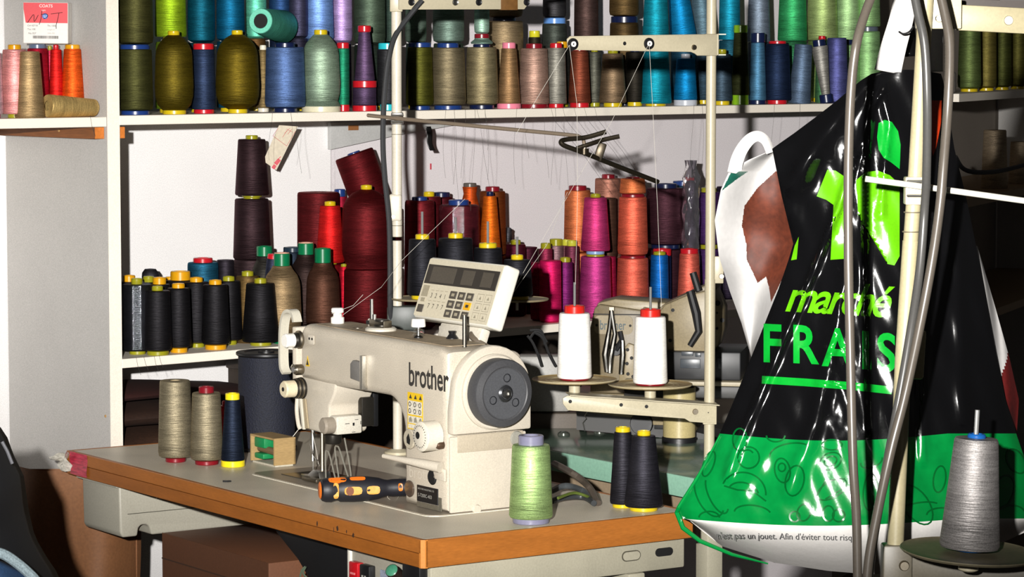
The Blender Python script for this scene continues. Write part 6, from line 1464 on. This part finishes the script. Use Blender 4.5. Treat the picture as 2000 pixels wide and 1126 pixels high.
# wire hook over the handle, black cable far right
tag(MB().tube(smooth_path([P(1756, 62, 3.99), P(1764, 66, 3.98), P(1776, 62, 3.98), P(1784, 52, 3.99)], 5), .0014, 6).build('wire_hook', BLACKR), 'small black wire hook over the white bag handle', 'hook')
tag(MB().tube(smooth_path([P(1866, 306, 8.80), P(1880, 328, 8.84), P(1905, 336, 8.92), P(1950, 334, 9.12), P(2000, 322, 9.35), P(2040, 310, 9.55)], 6), .007, 8).build('cable', BLACKR), 'black cable crossing the dim shelves at the right edge', 'cable')
q = P(1868, 175, 8.4); 
tag(MB().box((-.02, -.01, 0), (.022, .015, .065), S2M @ Mv(.13, .03, Z2 + .0003), bev=.008).build('foam_scrap', mat('foam_grey', '#77716a', .7, var=.2, vscale=80)), 'crumpled grey wrapper standing on the far right shelf', 'wrapper')
# ================================================================== small things
# carton of thread on top of the cones in the left bay
qy = SH(s_at(90, .13, ZU + .16), .13, 0).y
c0 = P(89, 85, qy); px = PX(c0)
w_, h_ = 88 / px, 80 / px
CM = frame(c0, Vector((.98, -.02, -.012)), Vector((.02, .98, 0)))
ct = thing('thread_carton', 'small carton with red and white printed label lying on the left bay cones', 'carton', CM)
MB().box((-w_ / 2, 0, 0), (w_ / 2, .05, h_), bev=.0015, seg=1).build('carton_body', mat('carton_white', '#ded9d2', .55, var=.05, vscale=200), ct)
MB().prism([(-w_ / 2 + .001, h_ - .001), (w_ / 2 - .001, h_ - .001), (w_ / 2 - .001, h_ * .50), (-w_ / 2 + .006, h_ * .50), (-w_ / 2 + .001, h_ * .85)], 0, .0008, XZ).build('red_field', mat('label_red', '#d4303a', .5, var=.06), ct, smooth=False)
def ctext(body, size, x, z, m, name='print', bold=0, sx_=1.0): return label_text(body, size, x, z, m, ct, y=-.0012, bold=bold, name=name, sx_=sx_)
ctext('COATS', .0095, -.0145, h_ * .88, mat('print_pink', '#f0c9c4', .5), bold=.0002)
ctext('epic', .006, -.009, h_ * .79, mat('print_pink', '#f0c9c4', .5))
em = MB().lathe([(0, .0004), (.0062, .0004), (.0066, 0)], Mv(-.001, -.0010, h_ * .665) @ Rt(90, 'X'), 24).build('emblem', mat('emblem_blue', '#1f5fb0', .4), ct)
vs, fs = text_geo('U', .009); MB().add(vs, fs, Mv(-.0040, -.0018, h_ * .63) @ XZ).build('emblem_mark', mat('emblem_white', '#dfe6ee', .5), em, smooth=False)
KB = mat('marker_black', '#141414', .6)
def scrawl(pts, r=.0007): MB().tube(smooth_path([(x * w_ - w_ / 2, -.0012, z * h_) for x, z in pts], 4), r, 6).build('handwriting', KB, ct)
scrawl([(.10, .50), (.16, .60), (.24, .70), (.25, .53), (.34, .69)]); scrawl([(.42, .80), (.40, .60), (.36, .46)]); scrawl([(.40, .70), (.52, .72), (.55, .66), (.46, .60)]); scrawl([(.62, .72), (.88, .76)]); scrawl([(.80, .75), (.77, .58), (.74, .46), (.74, .36)])
ctext('Col 62718', .0055, -w_ / 2 + .010, h_ * .415, INK); ctext('Tkt 1000', .0055, .004, h_ * .415, INK); ctext('Tex 100', .0055, -w_ / 2 + .010, h_ * .325, INK); ctext('Length m', .0045, .004, h_ * .325, PALE); ctext('No 027', .0058, -w_ / 2 + .012, h_ * .225, INK); ctext('100% PES', .0045, .004, h_ * .235, PALE)
bx_ = -w_ * .28
random.seed(3)
while bx_ < w_ * .28:
    ww = random.choice((.0005, .0009, .0013)); MB().box((bx_, -.0012, h_ * .12), (bx_ + ww, -.0009, h_ * .19)).build('barcode_bar', INK, ct, smooth=False); bx_ += ww + random.choice((.0005, .0009))
# hanging paper tag with red print below the shelf
ty = SH(s_at(548, .235, 1.4), .235, 0).y
c0 = P(561, 246, ty - .0); tagM = frame(c0, Vector((.93, .1, -.36)), Vector((.0, 1, 0)))
TI = tagM.inverted(); Yt = c0.y
tg_ = thing('paper_tag', 'beige paper tag with red print hanging under the upper shelf', 'tag', tagM)
def tq(x, y): v = TI @ P(x, y, Yt); return (v.x, v.z)
MB().prism([tq(545, 244), tq(582, 247), tq(540, 332), tq(514, 314)], 0, .0008, XZ).build('card', mat('tag_paper', '#c2b7a2', .7, var=.1, vscale=120), tg_, smooth=False)
RK = mat('red_print', '#c03a48', .6)
for a, b_ in (((543, 250), (533, 265)), ((533, 265), (560, 285)), ((560, 285), (577, 256)), ((556, 260), (566, 250)), ((552, 268), (560, 255)), ((562, 262), (570, 252)), ((560, 252), (572, 258))):
    (x0, z0), (x1, z1) = tq(*a), tq(*b_); MB().tube([(x0, -.001, z0), (x1, -.001, z1)], .0004 if a[1] > 245 else .0003, 4).build('print_line', RK, tg_)
for a, b_, c_, d_ in (((543, 309), (549, 313), (541, 323), (535, 318)), ((535, 320), (540, 324), (536, 331), (530, 327)), ((548, 305), (549, 306), (543, 312), (542, 311))):
    MB().prism([tq(*a), tq(*b_), tq(*c_), tq(*d_)], 0, .0004, Mv(0, -.0008, 0) @ XZ).build('print_block', RK, tg_, smooth=False)
# grey board leaning under the shelf right of the joint, brown tape on it, black tape tail
gy = SH(s_at(690, .30, 1.4), .30, 0).y
gb0 = [(644, 240), (960, 232), (960, 236), (876, 246), (765, 266), (644, 292)]
def wl_pt(x, y, t, off=0): s_ = s_at(x, t, 1.4); p_ = SH(s_, t, 0); return SHM.inverted() @ Vector((p_.x, p_.y, (CAM + ray(x, y) * p_.y).z))
pts = [wl_pt(x, y, DEP - .025) for x, y in gb0]
o = MB().prism([(p_.x, p_.z) for p_ in pts], -(DEP - .016), -(DEP - .030), XZ, bev=.001).build('grey_board', mat('board_grey', '#b4b4b2', .6, var=.08, vscale=200, blot=.12, blscale=12)); o.matrix_world = SHM
tag(o, 'grey board wedged under the upper shelf right of the paper tag', 'board')
p0 = wl_pt(685, 248, DEP - .02); o = MB().box((p0.x - .017, DEP - .0325, p0.z - .008), (p0.x + .017, DEP - .0305, p0.z + .005), bev=.0005, seg=1).build('brown_tape', mat('brown_tape2', '#8a5a33', .5)); o.matrix_world = SHM; tag(o, 'short piece of brown tape on the grey board', 'tape')
p0 = wl_pt(838, 262, .22); o = MB().grid(3, 10, lambda u, v: (p0.x - .012 + .018 * u + .014 * v + .004 * math.sin(v * 6), .22 + .004 * math.sin(v * 4), p0.z + .020 - .062 * v)).build('black_tape', mat('black_tape', '#121212', .4), solid=.0008); o.matrix_world = SHM
tag(o, 'strip of black tape hanging from the upper shelf edge', 'tape')
MBp = wl_pt(842, 325, DEP - .004)
o = MB().box((MBp.x - .002, DEP - .003, MBp.z - .008), (MBp.x + .002, DEP - .0015, MBp.z + .008)).build('wall_mark', RK); o.matrix_world = SHM; tag(o, 'tiny red mark on the wall below the black tape', 'mark')
# loose thread tails hanging from the upper shelf: too fine to pick apart
tails = MB()
random.seed(11)
for x in (870, 886, 890, 906, 948, 1008, 1028, 1066, 1082, 1104, 530, 582, 566, 1353, 1370, 948, 925, 1560, 1510):
    t0_ = -.002; s_ = s_at(x, t0_, ZU); ln_ = random.uniform(.10, .26); pp = []
    for k in range(9):
        v = k / 8; pp.append((s_ + .012 * math.sin(v * 3 + x) * v, t0_ - .001 - .004 * math.sin(v * 5 + x), ZU + .004 - ln_ * v))
    tails.tube(pp, .00035, 4)
for (x, dx) in ((1075, 120), (1098, 115), (1120, 105), (1140, 115), (1160, 110), (930, 30)):
    s_ = s_at(x, 0, ZU); s2_ = s_at(x + dx, .20, ZU); tails.tube([(s_, -.002, ZU + .002), (s_ + .01, -.003, ZU - .03), ((s_ * .5 + s2_ * .5), .1, ZU - .12), (s2_, .20, ZU - .24)], .00035, 4)
for (x, ln_) in ((265, .04), (280, .03), (300, .035), (310, .03), (175, .045)):
    s_ = s_at(x, 0, ZL if x > 240 else ZU); z_ = ZL if x > 240 else ZU; tails.tube([(s_, -.002, z_ + .002), (s_ + .004, -.003, z_ - ln_ * .5), (s_ + .012, -.003, z_ - ln_)], .0004, 4)
o = tails.build('loose_thread', mat('tail_thread', '#3a3733', .8)); o.matrix_world = SHM; tag(o, 'loose dark thread tails hanging over the shelf edges', 'thread', kind='stuff')
# tensioned threads
TH_ = mat('taut_thread', '#b9b4aa', .5)
def strand(pts, lab, r=.00042):
    tag(MB().tube([P(x, y, Y_) for x, y, Y_ in pts], r, 5).build('taut_thread', TH_), lab, 'thread', 'taut threads between stands and machines')
strand([(1112, 88, 5.99), (1035, 215, 6.02), (1008, 262, 6.03)], 'thread running down left from the end of the right bracket')
strand([(1265, 90, 6.08), (1195, 236, 6.20), (1145, 320, 6.20), (1000, 570, 6.05)], 'thread running down left from the middle of the right bracket')
strand([(1112, 88, 5.99), (1127, 205, 6.0), (1128, 380, 6.05), (1124, 555, 6.1)], 'thread rising straight from the left white cone')
strand([(1268, 88, 6.08), (1275, 215, 6.09), (1284, 400, 6.1), (1292, 600, 6.11)], 'thread rising straight from the right white cone')
strand([(908, 388, 6.2), (785, 508, 6.15), (745, 560, 6.0), (665, 618, 5.95)], 'thread slanting from the black cones to the winder pin')
strand([(1108, 375, 6.1), (1068, 478, 6.0), (1000, 575, 5.95)], 'thread slanting down to the right side of the control panel')
strand([(709, 575, 5.93), (690, 596, 5.93), (648, 612, 5.95)], 'short thread from the winder pin to the white top knob')
strand([(583, 838, 6.1), (572, 852, 6.1)], 'short thread end below the machine face', .0008)
strand([(607, 830, 6.08), (618, 880, 6.08), (622, 906, 6.08)], 'thread running down to the needle', .0006)
# thin wire hook on the left wall
tag(MB().tube(smooth_path([P(-10, 425, 7.085), P(6, 430, 7.085), P(15, 440, 7.085), P(12, 448, 7.085), P(-6, 452, 7.085)], 5), .0012, 6).build('wire_hook', BLACKR), 'thin dark wire hook at the left picture edge', 'hook')
